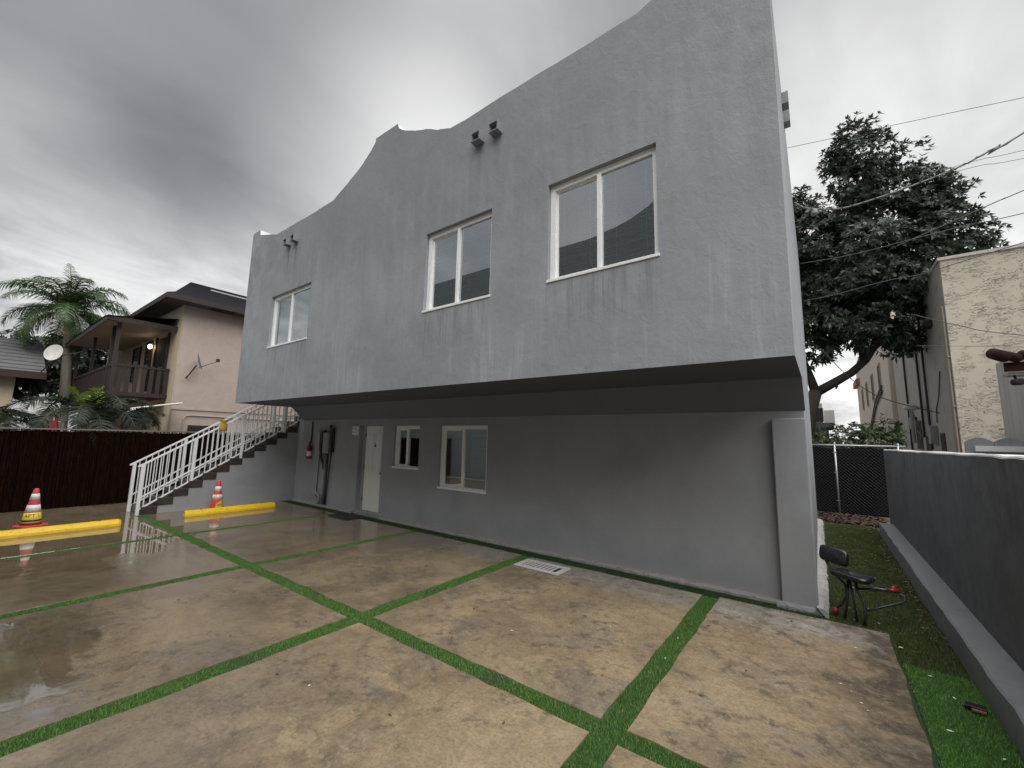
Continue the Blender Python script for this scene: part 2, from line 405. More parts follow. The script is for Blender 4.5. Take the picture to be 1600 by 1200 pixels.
    h = g.m('ADD', g.m('MULTIPLY', g.m('MULTIPLY', g.noise(p2, 30, 4, 0.65), dry), 0.6), g.m('MULTIPLY', rip, 0.22))
    g.put(b.inputs['Normal'], g.bump(h, 0.20, 0.012))
    return m


MT['slab'] = slab_mat()
MT['ground'] = simple('bare_ground', (0.13, 0.11, 0.085), 0.8, 0.4, 1.5, 0.4, 20)


def leaf_mat(name, col, col2, rough=0.45, trans=0.25):
    m, g, b = new_mat(name)
    ge = g.n('ShaderNodeNewGeometry')
    r = ge.outputs['Random Per Island']
    nz = g.noise(ge.outputs['Position'], 1.3, 3, 0.5)
    f = g.m('ADD', g.m('MULTIPLY', r, 0.7), g.m('MULTIPLY', nz, 0.45), clamp=True)
    c = g.mix(f, col, col2)
    g.put(b.inputs['Base Color'], c)
    b.inputs['Roughness'].default_value = rough
    t = m.node_tree
    if trans:
        tl = g.n('ShaderNodeBsdfTranslucent')
        g.put(tl.inputs[0], c)
        mx = g.n('ShaderNodeMixShader'); mx.inputs[0].default_value = trans
        t.links.new(b.outputs[0], mx.inputs[1]); t.links.new(tl.outputs[0], mx.inputs[2])
        t.links.new(mx.outputs[0], t.nodes['Material Output'].inputs[0])
    return m


MT['leaf'] = leaf_mat('broad_tree_leaf', (0.018, 0.030, 0.020), (0.060, 0.085, 0.056))
MT['palmleaf'] = leaf_mat('palm_leaf', (0.014, 0.038, 0.013), (0.070, 0.125, 0.034), 0.45)
MT['palmdark'] = leaf_mat('dark_palm_leaf', (0.006, 0.012, 0.005), (0.024, 0.040, 0.015), 0.5)
MT['palmlight'] = leaf_mat('young_palm_leaf', (0.17, 0.26, 0.03), (0.28, 0.36, 0.05), 0.4)
MT['palmdry'] = leaf_mat('drying_palm_leaf', (0.14, 0.12, 0.035), (0.22, 0.19, 0.07), 0.5)
MT['bush'] = leaf_mat('hedge_leaf', (0.014, 0.030, 0.010), (0.060, 0.095, 0.028))
MT['turf'] = leaf_mat('turf_green', (0.050, 0.150, 0.024), (0.165, 0.310, 0.070), 0.5, 0.15)
MT['turfnew'] = leaf_mat('turf_new', (0.070, 0.200, 0.035), (0.200, 0.400, 0.095), 0.5, 0.15)
MT['turfold'] = leaf_mat('turf_old', (0.045, 0.065, 0.014), (0.135, 0.155, 0.045), 0.6, 0.1)
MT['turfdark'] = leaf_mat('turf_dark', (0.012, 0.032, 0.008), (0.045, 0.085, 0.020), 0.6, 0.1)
MT['turfbase'] = simple('turf_backing', (0.020, 0.042, 0.010), 0.9, 0.4, 20)


# ================================================================== mesh helpers
def wloc(o):
    v = Vector((0, 0, 0))
    while o is not None:
        v += o.location
        o = o.parent
    return v


class MB:
    def __init__(s): s.v = []; s.f = []

    def add(s, vs, fs):
        b = len(s.v); s.v += [tuple(p) for p in vs]; s.f += [tuple(i + b for i in f) for f in fs]; return s

    def quad(s, *p): return s.add(p, [tuple(range(len(p)))])

    def box(s, x0, x1, y0, y1, z0, z1):
        return s.add([(x0, y0, z0), (x1, y0, z0), (x1, y1, z0), (x0, y1, z0), (x0, y0, z1), (x1, y0, z1), (x1, y1, z1), (x0, y1, z1)],
                     [(0, 3, 2, 1), (4, 5, 6, 7), (0, 1, 5, 4), (1, 2, 6, 5), (2, 3, 7, 6), (3, 0, 4, 7)])

    def obox(s, c, ax, ay, az):
        c, ax, ay, az = map(Vector, (c, ax, ay, az))
        P = [c + i * ax + j * ay + k * az for k in (-1, 1) for j, i in ((-1, -1), (-1, 1), (1, 1), (1, -1))]
        return s.add(P, [(0, 3, 2, 1), (4, 5, 6, 7), (0, 1, 5, 4), (1, 2, 6, 5), (2, 3, 7, 6), (3, 0, 4, 7)])

    def bar(s, a, b, w, h, upv=(0, 0, 1)):
        a, b = Vector(a), Vector(b)
        d = (b - a).normalized()
        sx = d.cross(Vector(upv))
        if sx.length < 1e-4: sx = d.cross(Vector((1, 0, 0)))
        sx.normalize(); u = sx.cross(d)
        return s.obox((a + b) / 2, (b - a) / 2, sx * w / 2, u * h / 2)

    def tube(s, pts, r, n=8, cap=True):
        pts = [Vector(p) for p in pts]
        rr = r if isinstance(r, (list, tuple)) else [r] * len(pts)
        rings = []
        ref = Vector((0.13, 0.31, 0.94))
        prev = None
        for i, p in enumerate(pts):
            d = (pts[min(i + 1, len(pts) - 1)] - pts[max(i - 1, 0)]).normalized()
            if prev is None:
                a = d.cross(ref)
                if a.length < 1e-3: a = d.cross(Vector((1, 0, 0)))
            else:
                a = prev - d * prev.dot(d)
            a.normalize(); prev = a
            bb = d.cross(a)
            rings.append([p + (a * math.cos(2 * math.pi * k / n) + bb * math.sin(2 * math.pi * k / n)) * rr[i] for k in range(n)])
        vs = [q for rg in rings for q in rg]
        fs = []
        for i in range(len(pts) - 1):
            for k in range(n):
                fs.append((i * n + k, i * n + (k + 1) % n, (i + 1) * n + (k + 1) % n, (i + 1) * n + k))
        if cap: fs += [tuple(range(n))[::-1], tuple((len(pts) - 1) * n + k for k in range(n))]
        return s.add(vs, fs)

    def lathe(s, prof, c, n=24):
        c = Vector(c)
        vs = [c + Vector((r * math.cos(2 * math.pi * k / n), r * math.sin(2 * math.pi * k / n), z)) for r, z in prof for k in range(n)]
        fs = []
        for i in range(len(prof) - 1):
            for k in range(n): fs.append((i * n + k, i * n + (k + 1) % n, (i + 1) * n + (k + 1) % n, (i + 1) * n + k))
        fs += [tuple(range(n))[::-1], tuple((len(prof) - 1) * n + k for k in range(n))]
        return s.add(vs, fs)

    def prism(s, poly, axis, a, b):
        """poly: 2d points in the two other axes, extruded along axis from a to b"""
        def P(p, t):
            return {0: (t, p[0], p[1]), 1: (p[0], t, p[1]), 2: (p[0], p[1], t)}[axis]
        n = len(poly)
        vs = [P(p, a) for p in poly] + [P(p, b) for p in poly]
        fs = [tuple(range(n))[::-1], tuple(range(n, 2 * n))] + [(i, (i + 1) % n, n + (i + 1) % n, n + i) for i in range(n)]
        return s.add(vs, fs)

    def build(s, name, mat, parent=None, smooth=False, bevel=0.0, fixn=True):
        V = np.array(s.v, float)
        base = Vector(((V[:, 0].min() + V[:, 0].max()) / 2, (V[:, 1].min() + V[:, 1].max()) / 2, V[:, 2].min()))
        me = bpy.data.meshes.new(name)
        me.from_pydata((V - np.array(base)).tolist(), [], s.f)
        if fixn or bevel:
            bm = bmesh.new(); bm.from_mesh(me)
            if fixn: bmesh.ops.recalc_face_normals(bm, faces=bm.faces)
            if bevel:
                bmesh.ops.bevel(bm, geom=[e for e in bm.edges if e.is_manifold and e.calc_face_angle(0) > 0.5], offset=bevel, segments=2, affect='EDGES', profile=0.5)
            bm.to_mesh(me); bm.free()
        if smooth:
            for p in me.polygons: p.use_smooth = True
        me.materials.append(MT[mat] if isinstance(mat, str) else mat)
        o = bpy.data.objects.new(name, me)
        COL.objects.link(o)
        o.location = base
        if parent is not None:
            o.parent = parent
            o.location = base - wloc(parent)
        return o


def np_mesh(name, V, F, mat, parent=None, smooth=False):
    """V (n,3), F (m,k) arrays, all faces k-sided"""
    base = np.array([(V[:, 0].min() + V[:, 0].max()) / 2, (V[:, 1].min() + V[:, 1].max()) / 2, V[:, 2].min()])
    me = bpy.data.meshes.new(name)
    k = F.shape[1]
    me.vertices.add(len(V)); me.vertices.foreach_set('co', (V - base).astype(np.float32).ravel())
    me.loops.add(F.size); me.loops.foreach_set('vertex_index', F.astype(np.int32).ravel())
    me.polygons.add(len(F))
    me.polygons.foreach_set('loop_start', np.arange(0, F.size, k, dtype=np.int32))
    me.update(calc_edges=True); me.validate()
    me.materials.append(MT[mat])
    o = bpy.data.objects.new(name, me)
    COL.objects.link(o)
    o.location = base
    if parent is not None:
        o.parent = parent; o.location = Vector(base) - wloc(parent)
    return o


def tag(o, label=None, cat=None, group=None, kind=None):
    if label: o['label'] = label
    if cat: o['category'] = cat
    if group: o['group'] = group
    if kind: o['kind'] = kind
    return o


def empty(name, loc, label=None, cat=None, group=None):
    o = bpy.data.objects.new(name, None)
    o.empty_display_size = 0.2
    COL.objects.link(o); o.location = loc
    return tag(o, label, cat, group)


def copy_to(o, loc, parent=None, rz=None):
    c = o.copy(); COL.objects.link(c)
    c.parent = parent
    c.location = Vector(loc) - (wloc(parent) if parent else Vector((0, 0, 0)))
    if rz is not None: c.rotation_euler.z = rz
    return c


def part_like(o, dloc):
    """another piece with the same mesh, moved by dloc"""
    c = o.copy(); COL.objects.link(c); c.location = o.location + Vector(dloc)
    return c


def stuff(o): o['kind'] = 'stuff'; return o


def struct(o): o['kind'] = 'structure'; return o


# ================================================================== the ground and the parking lot
mb = MB(); mb.quad((-600, -600, -0.09), (600, -600, -0.09), (600, 900, -0.09), (-600, 900, -0.09))
struct(mb.build('ground', 'ground'))

XL, XR, YU = -9.712, 2.056, -1.79
S = (-7.16, -4.344, -1.684, 0.998)          # cross joints filled with turf
HW = (0.075, 0.085, 0.10, 0.092)
YS0, YS1 = -3.40, -3.24                     # the long joint
lot = MB(); lot.box(-12.6, 2.63, -8.15, 0.3, -0.085, -0.013)
lot = struct(lot.build('parking_lot', 'turfbase'))


def edge_pts(a, b, jit, step=0.16):
    a, b = Vector(a), Vector(b)
    n = max(2, int((b - a).length / step))
    nrm = Vector((-(b - a).y, (b - a).x)).normalized()
    out = []
    for i in range(n):
        p = a.lerp(b, i / n)
        if i: p = p + nrm * random.uniform(-jit, jit)
        out.append(p)
    return out


def slab(poly, jit=0.010):
    pts = []
    for i in range(len(poly)): pts += edge_pts(poly[i], poly[(i + 1) % len(poly)], jit)
    m = MB(); n = len(pts)
    # top edge slightly rounded over: inner ring at z=0, outer ring a little lower
    c = Vector((sum(p.x for p in pts) / n, sum(p.y for p in pts) / n))
    inn = [p + (c - p).normalized() * 0.0012 for p in pts]
    vs = [(p.x, p.y, 0.0) for p in inn] + [(p.x, p.y, -0.003) for p in pts] + [(p.x, p.y, -0.058) for p in pts]
    fs = [tuple(range(n))]
    for i in range(n):
        j = (i + 1) % n
        fs += [(i, n + i, n + j, j), (n + i, 2 * n + i, 2 * n + j, n + j)]
    m.add(vs, fs)
    return m.build('concrete_slab', 'slab', lot, fixn=False)


xs = [-9.95, S[0] - HW[0], S[0] + HW[0], S[1] - HW[1], S[1] + HW[1], S[2] - HW[2], S[2] + HW[2], S[3] - HW[3], S[3] + HW[3], 2.61]
for i in range(0, 10, 2):
    a, b = xs[i], xs[i + 1]
    yf = -0.27 if i == 8 else -0.34
    slab([(a, YS1), (b, YS1), (b, yf), (a, yf - 0.01)])
    a2 = -12.55 if i == 0 else a
    slab([(a2, -8.1), (b, -8.1), (b, YS0), (a2, YS0)])
slab([(-12.55, YS0 + 0.004), (-9.955, YS0 + 0.004), (-9.955, 0.28), (-12.55, 0.28)])


def blades(name, rects, dens, mat, h0, h1, w0, label, zb=-0.013, parent=None):
    P = []
    for (x0, x1, y0, y1) in rects:
        n = int((x1 - x0) * (y1 - y0) * dens)
        P.append(np.stack([RNG.uniform(x0, x1, n), RNG.uniform(y0, y1, n)], 1))
    P = np.concatenate(P); n = len(P)
    P = P + RNG.normal(scale=0.008, size=P.shape)
    keep = (np.sin(P[:, 0] * 7.3 + 1.3) * np.sin(P[:, 1] * 6.1) + np.sin(P[:, 0] * 2.1 - P[:, 1] * 3.3) * 0.7 + RNG.normal(scale=0.5, size=n)) > -1.25
    P = P[keep]; n = len(P)
    th = RNG.uniform(0, 2 * np.pi, n); hh = RNG.uniform(h0, h1, n); ww = RNG.uniform(0.6, 1.3, n) * w0
    la = RNG.uniform(0, 2 * np.pi, n); ln = RNG.uniform(0.1, 0.75, n) * hh
    dx, dy = np.cos(th) * ww / 2, np.sin(th) * ww / 2
    V = np.zeros((n, 3, 3))
    V[:, 0] = np.stack([P[:, 0] - dx, P[:, 1] - dy, np.full(n, zb)], 1)
    V[:, 1] = np.stack([P[:, 0] + dx, P[:, 1] + dy, np.full(n, zb)], 1)
    V[:, 2] = np.stack([P[:, 0] + np.cos(la) * ln, P[:, 1] + np.sin(la) * ln, zb + hh], 1)
    o = np_mesh(name, V.reshape(-1, 3), np.arange(3 * n).reshape(-1, 3), mat, parent)
    if parent is None: tag(o, label, 'artificial turf')
    return stuff(o)


rects = [(-9.5, 2.6, YS0, YS1)]
for sx, hw in zip(S, HW): rects += [(sx - hw, sx + hw, -8.0, YS0), (sx - hw, sx + hw, YS1, -0.35)]
blades('artificial_turf', rects, 26000, 'turf', 0.012, 0.024, 0.0045, 'bright green artificial turf filling the joints between the parking slabs')
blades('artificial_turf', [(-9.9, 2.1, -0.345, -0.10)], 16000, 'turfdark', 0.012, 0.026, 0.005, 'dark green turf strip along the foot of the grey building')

# side yard between the building and the boundary wall
yard = MB(); yard.box(1.9, 3.2, -8.1, 8.9, -0.088, -0.014)
yard = struct(yard.build('side_yard', 'turfbase'))
blades('artificial_turf', [(2.12, 2.60, -0.27, 7.0), (2.60, 3.05, -1.0, 7.0)], 16000, 'turfold', 0.012, 0.024, 0.005, 'old olive green turf littered with leaves beside the building corner')
pt = MB(); pt.box(2.635, 3.05, -8.05, -0.97, -0.0139, -0.002)
struct(pt.build('turf_patch', 'turfbase'))
blades('artificial_turf', [(2.64, 3.05, -6.0, -0.975)], 30000, 'turfnew', 0.012, 0.022, 0.0045, 'newer bright green turf sheet along the boundary wall ledge', zb=-0.002)

# ================================================================== the grey building
bld = empty('apartment_building', (-3.8, 2.5, 0), 'two-storey grey stucco building with overhanging upper floor and curved parapet', 'building')
W_UP = [(-8.186, -6.373, 3.818, 5.08), (-2.758, -1.386, 3.771, 5.093), (-0.447, 0.932, 3.771, 5.093)]
W_LO = [(-5.60, -4.745, 1.136, 2.079), (-4.125, -2.85, 0.813, 2.079)]
DOOR = (-6.95, -6.02, 0.0, 2.085)
PROF = [(-9.712, 7.12), (-9.30, 7.12), (-9.27, 6.98), (-8.75, 6.83), (-8.31, 6.71), (-6.4, 6.71), (-5.75, 6.73), (-5.22, 6.94), (-4.88, 7.08), (-4.49, 7.34), (-4.38, 7.44),
        (-4.36, 7.53), (-3.71, 7.53), (-3.68, 7.43), (-3.57, 7.33), (-3.25, 7.17), (-2.93, 7.05), (-2.62, 6.90), (-2.33, 6.79), (-2.0, 6.78), (-1.08, 6.81), (0.3, 6.82), (0.75, 6.84), (1.2, 6.98), (1.58, 7.12), (2.056, 7.12)]


def top(x):
    for (a, za), (b, zb) in zip(PROF, PROF[1:]):
        if a <= x <= b: return za + (zb - za) * (x - a) / (b - a)
    return PROF[-1][1]


def wall_open(m, x0, x1, z0, ztop, y, opens, dep, extra=()):
    """front face at y with rectangular openings, reveals going back by dep"""
    brk = sorted(set([x0, x1] + [v for o in opens for v in o[:2]] + list(extra)))
    for a, b in zip(brk, brk[1:]):
        mid = (a + b) / 2
        segs = sorted([(o[2], o[3]) for o in opens if o[0] < mid < o[1]])
        cur = z0
        for s0, s1 in segs:
            if s0 > cur + 1e-6: m.quad((a, y, cur), (b, y, cur), (b, y, s0), (a, y, s0))
            cur = s1
        m.quad((a, y, cur), (b, y, cur), (b, y, ztop(b)), (a, y, ztop(a)))
    for (a, b, c, d) in opens:
        m.quad((a, y, c), (a, y + dep, c), (a, y + dep, d), (a, y, d))
        m.quad((b, y, c), (b, y, d), (b, y + dep, d), (b, y + dep, c))
        m.quad((a, y, d), (a, y + dep, d), (b, y + dep, d), (b, y, d))
        if c > 0.01: m.quad((a, y, c), (b, y, c), (b, y + dep, c), (a, y + dep, c))


xx = [p[0] for p in PROF] + list(np.arange(-9.6, 2.0, 0.22))
xx = sorted(set(round(float(v), 3) for v in xx))
jit = {v: random.uniform(-0.008, 0.008) for v in xx}
jt = lambda v: top(v) + jit.get(round(v, 3), 0.0)
ZB, YC, ZC = 2.589, -0.378, 2.235
m = MB()
wall_open(m, XL, XR, ZB, jt, YU, W_UP, 0.20, xx[1:-1])
for a, b in zip(xx, xx[1:]):
    m.quad((a, YU + 0.26, 6.0), (b, YU + 0.26, 6.0), (b, YU + 0.26, jt(b)), (a, YU + 0.26, jt(a)))
m.build('front_wall', 'upper', bld, fixn=False)
m = MB()
for a, b in zip(xx, xx[1:]):
    m.quad((a, YU + 0.004, jt(a)), (b, YU + 0.004, jt(b)), (b, YU + 0.26, jt(b) + 0.004), (a, YU + 0.26, jt(a) + 0.004))
m.build('parapet_top', 'coping', bld, fixn=False)
# end walls follow the corbelled profile
XB = 1.97
prof = [(YU, 7.12), (YU, ZB), (YC, ZB), (-0.002, ZC), (-0.002, 0.0), (7.0, 0.0), (7.0, 6.7), (YU + 0.45, 6.7), (YU + 0.26, 7.12)]
m = MB()
xe = lambda y: XR + (XB - XR) * (y - YU) / (7.0 - YU)
m.quad(*[(xe(y), y, z) for y, z in prof])
m.build('side_wall', 'upper', bld, fixn=False)
m = MB(); m.quad(*[(XL, y, z) for y, z in prof][::-1]); m.build('side_wall', 'upper', bld, fixn=False)
m = MB(); m.quad((XL, 7.0, 0), (XB, 7.0, 0), (XB, 7.0, 6.7), (XL, 7.0, 6.7)); m.build('back_wall', 'upper', bld, fixn=False)
m = MB(); m.quad((XL, -1.5, 6.1), (XR - 0.06, -1.5, 6.1), (XB - 0.06, 6.98, 6.1), (XL, 6.98, 6.1)); m.build('roof', 'shingle', bld, fixn=False)
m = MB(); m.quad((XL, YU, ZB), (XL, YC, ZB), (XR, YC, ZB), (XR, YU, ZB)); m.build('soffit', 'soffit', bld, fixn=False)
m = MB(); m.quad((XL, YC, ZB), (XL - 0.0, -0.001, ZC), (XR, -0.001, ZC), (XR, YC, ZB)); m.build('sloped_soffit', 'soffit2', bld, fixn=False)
m = MB()
wall_open(m, -9.95, XR - 0.02, 0.0, lambda v: ZC, 0.0, W_LO + [DOOR], 0.15)
m.build('lower_wall', 'lower', bld, fixn=False)
m = MB(); m.box(1.713, XR - 0.003, -0.10, -0.001, 0.0, 2.143); m.build('pilaster', 'lower', bld, bevel=0.012)


def rough_strip(m, P0, P1, out, h, n, w0, w1):
    """irregular low footing strip from P0 to P1, sticking out along vector out"""
    P0, P1, out = Vector(P0), Vector(P1), Vector(out)
    rows = []
    for i in range(n + 1):
        p = P0.lerp(P1, i / n)
        wd = random.uniform(w0, w1); hh = h * random.uniform(0.88, 1.1)
        rows.append([p + Vector((0, 0, hh)), p + out * wd * 0.6 + Vector((0, 0, hh * random.uniform(0.75, 0.95))), p + out * wd + Vector((0, 0, hh * random.uniform(0.2, 0.5))), p + out * (wd + 0.005) + Vector((0, 0, -0.05))])
    vs = [q for r_ in rows for q in r_]; fs = []
    for i in range(n):
        for k in range(3): fs.append((i * 4 + k, i * 4 + k + 1, i * 4 + k + 5, i * 4 + k + 4))
    fs += [(0, 1, 2, 3), (n * 4, n * 4 + 3, n * 4 + 2, n * 4 + 1)]
    m.add(vs, fs)


m = MB(); rough_strip(m, (-9.9, 0.002, 0), (-7.0, 0.002, 0), (0, -1, 0), 0.042, 34, 0.06, 0.08)
rough_strip(m, (-5.98, 0.002, 0), (1.70, 0.002, 0), (0, -1, 0), 0.042, 90, 0.06, 0.08)
rough_strip(m, (1.66, -0.098, 0), (2.09, -0.098, 0), (0, -1, 0), 0.05, 10, 0.04, 0.065)
m.build('footing', 'plinth', bld, fixn=False)
m = MB(); rough_strip(m, (XR - 0.02, -0.17, 0), (1.96, 6.9, 0), (1, 0, 0), 0.075, 110, 0.10, 0.125); m.build('footing', 'sidefooting', bld, fixn=False)
m = MB(); m.box(-6.96, -6.0, -0.03, 0.16, -0.02, 0.075); m.build('door_step', 'plinth', bld, bevel=0.01)


def window(x0, x1, z0, z1, y, parent, dep=0.06, fw=0.058, blind=True, slide=1):
    yf = y + dep
    m = MB()
    e = 0.003
    m.box(x0 + e, x1 - e, yf, yf + 0.07, z1 - fw * 1.3, z1 - e)
    m.box(x0 + e, x1 - e, yf, yf + 0.07, z0 + e, z0 + fw * 1.1)
    m.box(x0 + e, x0 + fw * 1.25, yf, yf + 0.07, z0 + fw * 1.1, z1 - fw * 1.3)
    m.box(x1 - fw, x1 - e, yf, yf + 0.07, z0 + fw * 1.1, z1 - fw * 1.3)
    wf = m.build('window', 'frame', parent)
    mx = (x0 + x1) / 2 - 0.01
    m = MB(); m.box(mx - 0.027, mx + 0.027, yf - 0.012, yf + 0.062, z0 + fw * 1.1, z1 - fw * 1.3); m.build('mullion', 'frame', wf, bevel=0.003)
    # sliding sash rails sit a little deeper
    m = MB()
    a, b, c, d = x0 + fw * 1.25, mx - 0.027, z0 + fw * 1.1, z1 - fw * 1.3
    for q in ((a, b, c, c + 0.028), (a, b, d - 0.028, d), (a, a + 0.026, c + 0.028, d - 0.028)): m.box(q[0], q[1], yf + 0.036, yf + 0.058, q[2], q[3])
    m.build('sash', 'frame', wf)
    m = MB(); m.box(x0 - 0.012, x1 + 0.012, y - 0.014, yf - 0.002, z0 + 0.001, z0 + 0.036); m.build('sill', 'frame', wf, bevel=0.004)
    m = MB(); m.quad((a, yf + 0.047, c), (b, yf + 0.047, c), (b, yf + 0.047, d), (a, yf + 0.047, d)); m.build('pane', 'glass', wf, fixn=False)
    m = MB(); m.quad((mx + 0.027, yf + 0.026, c), (x1 - fw, yf + 0.026, c), (x1 - fw, yf + 0.026, d), (mx + 0.027, yf + 0.026, d)); m.build('pane', 'glass', wf, fixn=False)
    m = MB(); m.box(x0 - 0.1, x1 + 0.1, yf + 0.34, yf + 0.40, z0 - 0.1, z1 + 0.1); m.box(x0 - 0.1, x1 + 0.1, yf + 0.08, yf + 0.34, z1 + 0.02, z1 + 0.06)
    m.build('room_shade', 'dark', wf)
    if blind:
        m = MB()
        zz = z1 - 0.07; k = 0
        while zz > z0 + 0.04:
            sag = random.uniform(-0.0025, 0.0025); tl = 0.011 + random.uniform(-0.002, 0.002)
            m.quad((x0 + 0.03, yf + 0.105, zz + tl + sag), (x1 - 0.03, yf + 0.105, zz + tl - sag), (x1 - 0.03, yf + 0.085, zz - tl - sag), (x0 + 0.03, yf + 0.085, zz - tl + sag))
            zz -= 0.021
        for fx in (0.12, 0.38, 0.62, 0.88):
            q = x0 + (x1 - x0) * fx
            m.box(q - 0.002, q + 0.002, yf + 0.080, yf + 0.083, z0 + 0.04, z1 - 0.06)
        stuff(m.build('blind', 'blind', wf, fixn=False))
    return wf


for q in W_UP: window(*q, YU, bld)
window(*W_LO[0], 0.0, bld, dep=0.05, blind=False)
window(*W_LO[1], 0.0, bld, dep=0.05)

# door with six raised panels
dx0, dx1, dz0, dz1, dy = -6.80, -6.025, 0.08, 2.078, 0.10
m = MB(); m.box(dx0, dx1, dy, dy + 0.045, dz0, dz1)
dr = m.build('door', 'door', bld, bevel=0.004)
m = MB(); m.box(-6.948, dx0 - 0.003, dy - 0.005, dy + 0.12, 0.08, 2.08); m.build('door_jamb', 'lower', bld)
m = MB(); m.box(-6.93, -6.03, dy + 0.06, dy + 0.1, 0.08, 2.08); m.build('door_backing', 'dark', bld)
wd = dx1 - dx0
for cx in (dx0 + wd * 0.29, dx0 + wd * 0.71):
    for z0, z1 in ((0.30, 0.86), (1.00, 1.52), (1.66, 1.90)):
        m = MB()
        hwp = wd * 0.155
        m.box(cx - hwp, cx + hwp, dy - 0.004, dy - 0.0005, z0, z1)
        m.box(cx - hwp + 0.028, cx + hwp - 0.028, dy - 0.011, dy - 0.0045, z0 + 0.028, z1 - 0.028)
        m.build('door_panel', 'door', dr, bevel=0.0025)
for z0 in (0.30, 1.05, 1.80):
    m = MB(); m.tube([(dx0 - 0.004, dy - 0.012, z0), (dx0 - 0.004, dy - 0.012, z0 + 0.10)], 0.011, 8); m.build('hinge', 'darkmetal', dr)
m = MB(); m.lathe([(0.012, 0), (0.012, 0.03), (0.028, 0.04), (0.028, 0.065), (0.012, 0.075)], (0, 0, 0), 14)
m.v = [(dx1 - 0.06 + a, dy - c, 0.98 + b) for a, b, c in m.v]; m.build('door_knob', 'darkmetal', dr, smooth=True)
# apartment numeral 6 plate
m = MB(); m.lathe([(0.020, 0), (0.030, 0), (0.030, 0.008), (0.020, 0.008)], (0, 0, 0), 16)
m.v = [(dx0 + wd * 0.5 + a * 0.9, dy - 0.003 - c, 1.60 + b) for a, b, c in m.v]
m.tube([(dx0 + wd * 0.5 - 0.022, dy - 0.007, 1.61), (dx0 + wd * 0.5 - 0.014, dy - 0.007, 1.65), (dx0 + wd * 0.5 + 0.012, dy - 0.007, 1.675)], 0.006, 6)
m.build('door_numeral', 'ink', dr)

# drain spouts in pairs
def spout(c, out, wdt=0.17, hgt=0.13, ln=0.13):
    c, out = Vector(c), Vector(out)
    sd = Vector((0, 0, 1)).cross(out)
    m = MB(); t = 0.014
    mid = c + out * (ln / 2 - 0.01)
    for off, ax, az in ((Vector((0, 0, hgt / 2)), wdt / 2, t / 2), (Vector((0, 0, -hgt / 2)), wdt / 2, t / 2)):
        m.obox(mid + off, out * ln / 2, sd * ax, Vector((0, 0, az)))
    for s_ in (-1, 1): m.obox(mid + sd * s_ * (wdt / 2 - t / 2), out * ln / 2, sd * t / 2, Vector((0, 0, hgt / 2 - t / 2)))
    o = m.build('drain_spout', 'upper', bld)
    m = MB(); m.obox(c + out * 0.004, out * 0.003, sd * (wdt / 2 - t), Vector((0, 0, hgt / 2 - t))); m.build('spout_opening', 'dark', o)


for sx in (-7.56, -7.22, -1.66, -1.32): spout((sx, YU, 6.27), (0, -1, 0))
for sy in (0.15, 0.54): spout((xe(sy), sy, 6.42), (1, 0, 0), 0.16, 0.15, 0.085)

# ================================================================== outside stair with white railings
XS0, XS1 = -10.74, -9.95
stair = empty('staircase', (-10.35, -3.3, 0), 'outdoor stair with brown tiled steps and white metal railings left of the grey building', 'staircase')
NST, RI, TR, Y0 = 17, 0.171, 0.272, -3.29
m = MB()
for i in range(NST):
    ya, yb = Y0 + i * TR, Y0 + (i + 1) * TR
    if i: m.box(XS0 + 0.02, XS1 - 0.012, ya, yb, 0.0, i * RI)
m.build('stair_wall', 'lower', stair)
st0 = None
for i in range(NST):
    if st0 is None:
        m = MB(); m.box(XS0 + 0.01, XS1, Y0 - 0.02, Y0 + TR - 0.003, 0.002, RI - 0.002); st0 = m.build('step', 'tile', stair, bevel=0.008)
    else: part_like(st0, (0, i * TR, i * RI))
m = MB(); m.box(XS0, XS1, Y0 + NST * TR, Y0 + NST * TR + 1.6, NST * RI - 0.2, NST * RI); m.build('landing', 'plinth', stair)
SL = RI / TR
ang = math.atan(SL)


def railing(xc):
    y0, y1 = -3.39, Y0 + NST * TR - 0.1
    zt = lambda y: 1.06 + (y + 3.42) * SL          # top rail
    zl = lambda y: 0.11 + (y + 3.36) * SL          # bottom rail
    zm = lambda y: zl(y) + 0.25
    m = MB()
    m.bar((xc, y0 - 0.05, zt(y0 - 0.05)), (xc, y1, zt(y1)), 0.055, 0.035)
    o = m.build('railing', 'white', stair)
    for fn, nm in ((zl, 'bottom_rail'), (zm, 'middle_rail')):
        m = MB(); m.bar((xc, y0, fn(y0)), (xc, y1, fn(y1)), 0.03, 0.03); m.build(nm, 'white', o)
    ph = 0
    for py in (-3.36, -2.44, -1.42, -0.40, 0.62):
        ground = max(0.0, (math.floor((py - Y0) / TR) + 1) * RI) if py > Y0 else 0.0
        m = MB(); m.box(xc - 0.03, xc + 0.03, py - 0.03, py + 0.03, max(0, zl(py) - 0.16) if py > Y0 else 0.0, zt(py) - 0.012); m.build('post', 'white', o)
    b0 = None; k = 0
    yy = y0 + 0.12
    while yy < y1:
        if min(abs(yy - q) for q in (-3.36, -2.44, -1.42, -0.40, 0.62)) > 0.045:
            if b0 is None:
                m = MB(); m.box(xc - 0.009, xc + 0.009, yy - 0.009, yy + 0.009, zl(yy) + 0.01, zt(yy) - 0.012); b0 = m.build('baluster', 'white', o); by = yy
            else: part_like(b0, (0, yy - by, (yy - by) * SL))
        yy += 0.108


railing(XS1 - 0.04)
railing(XS0 + 0.04)

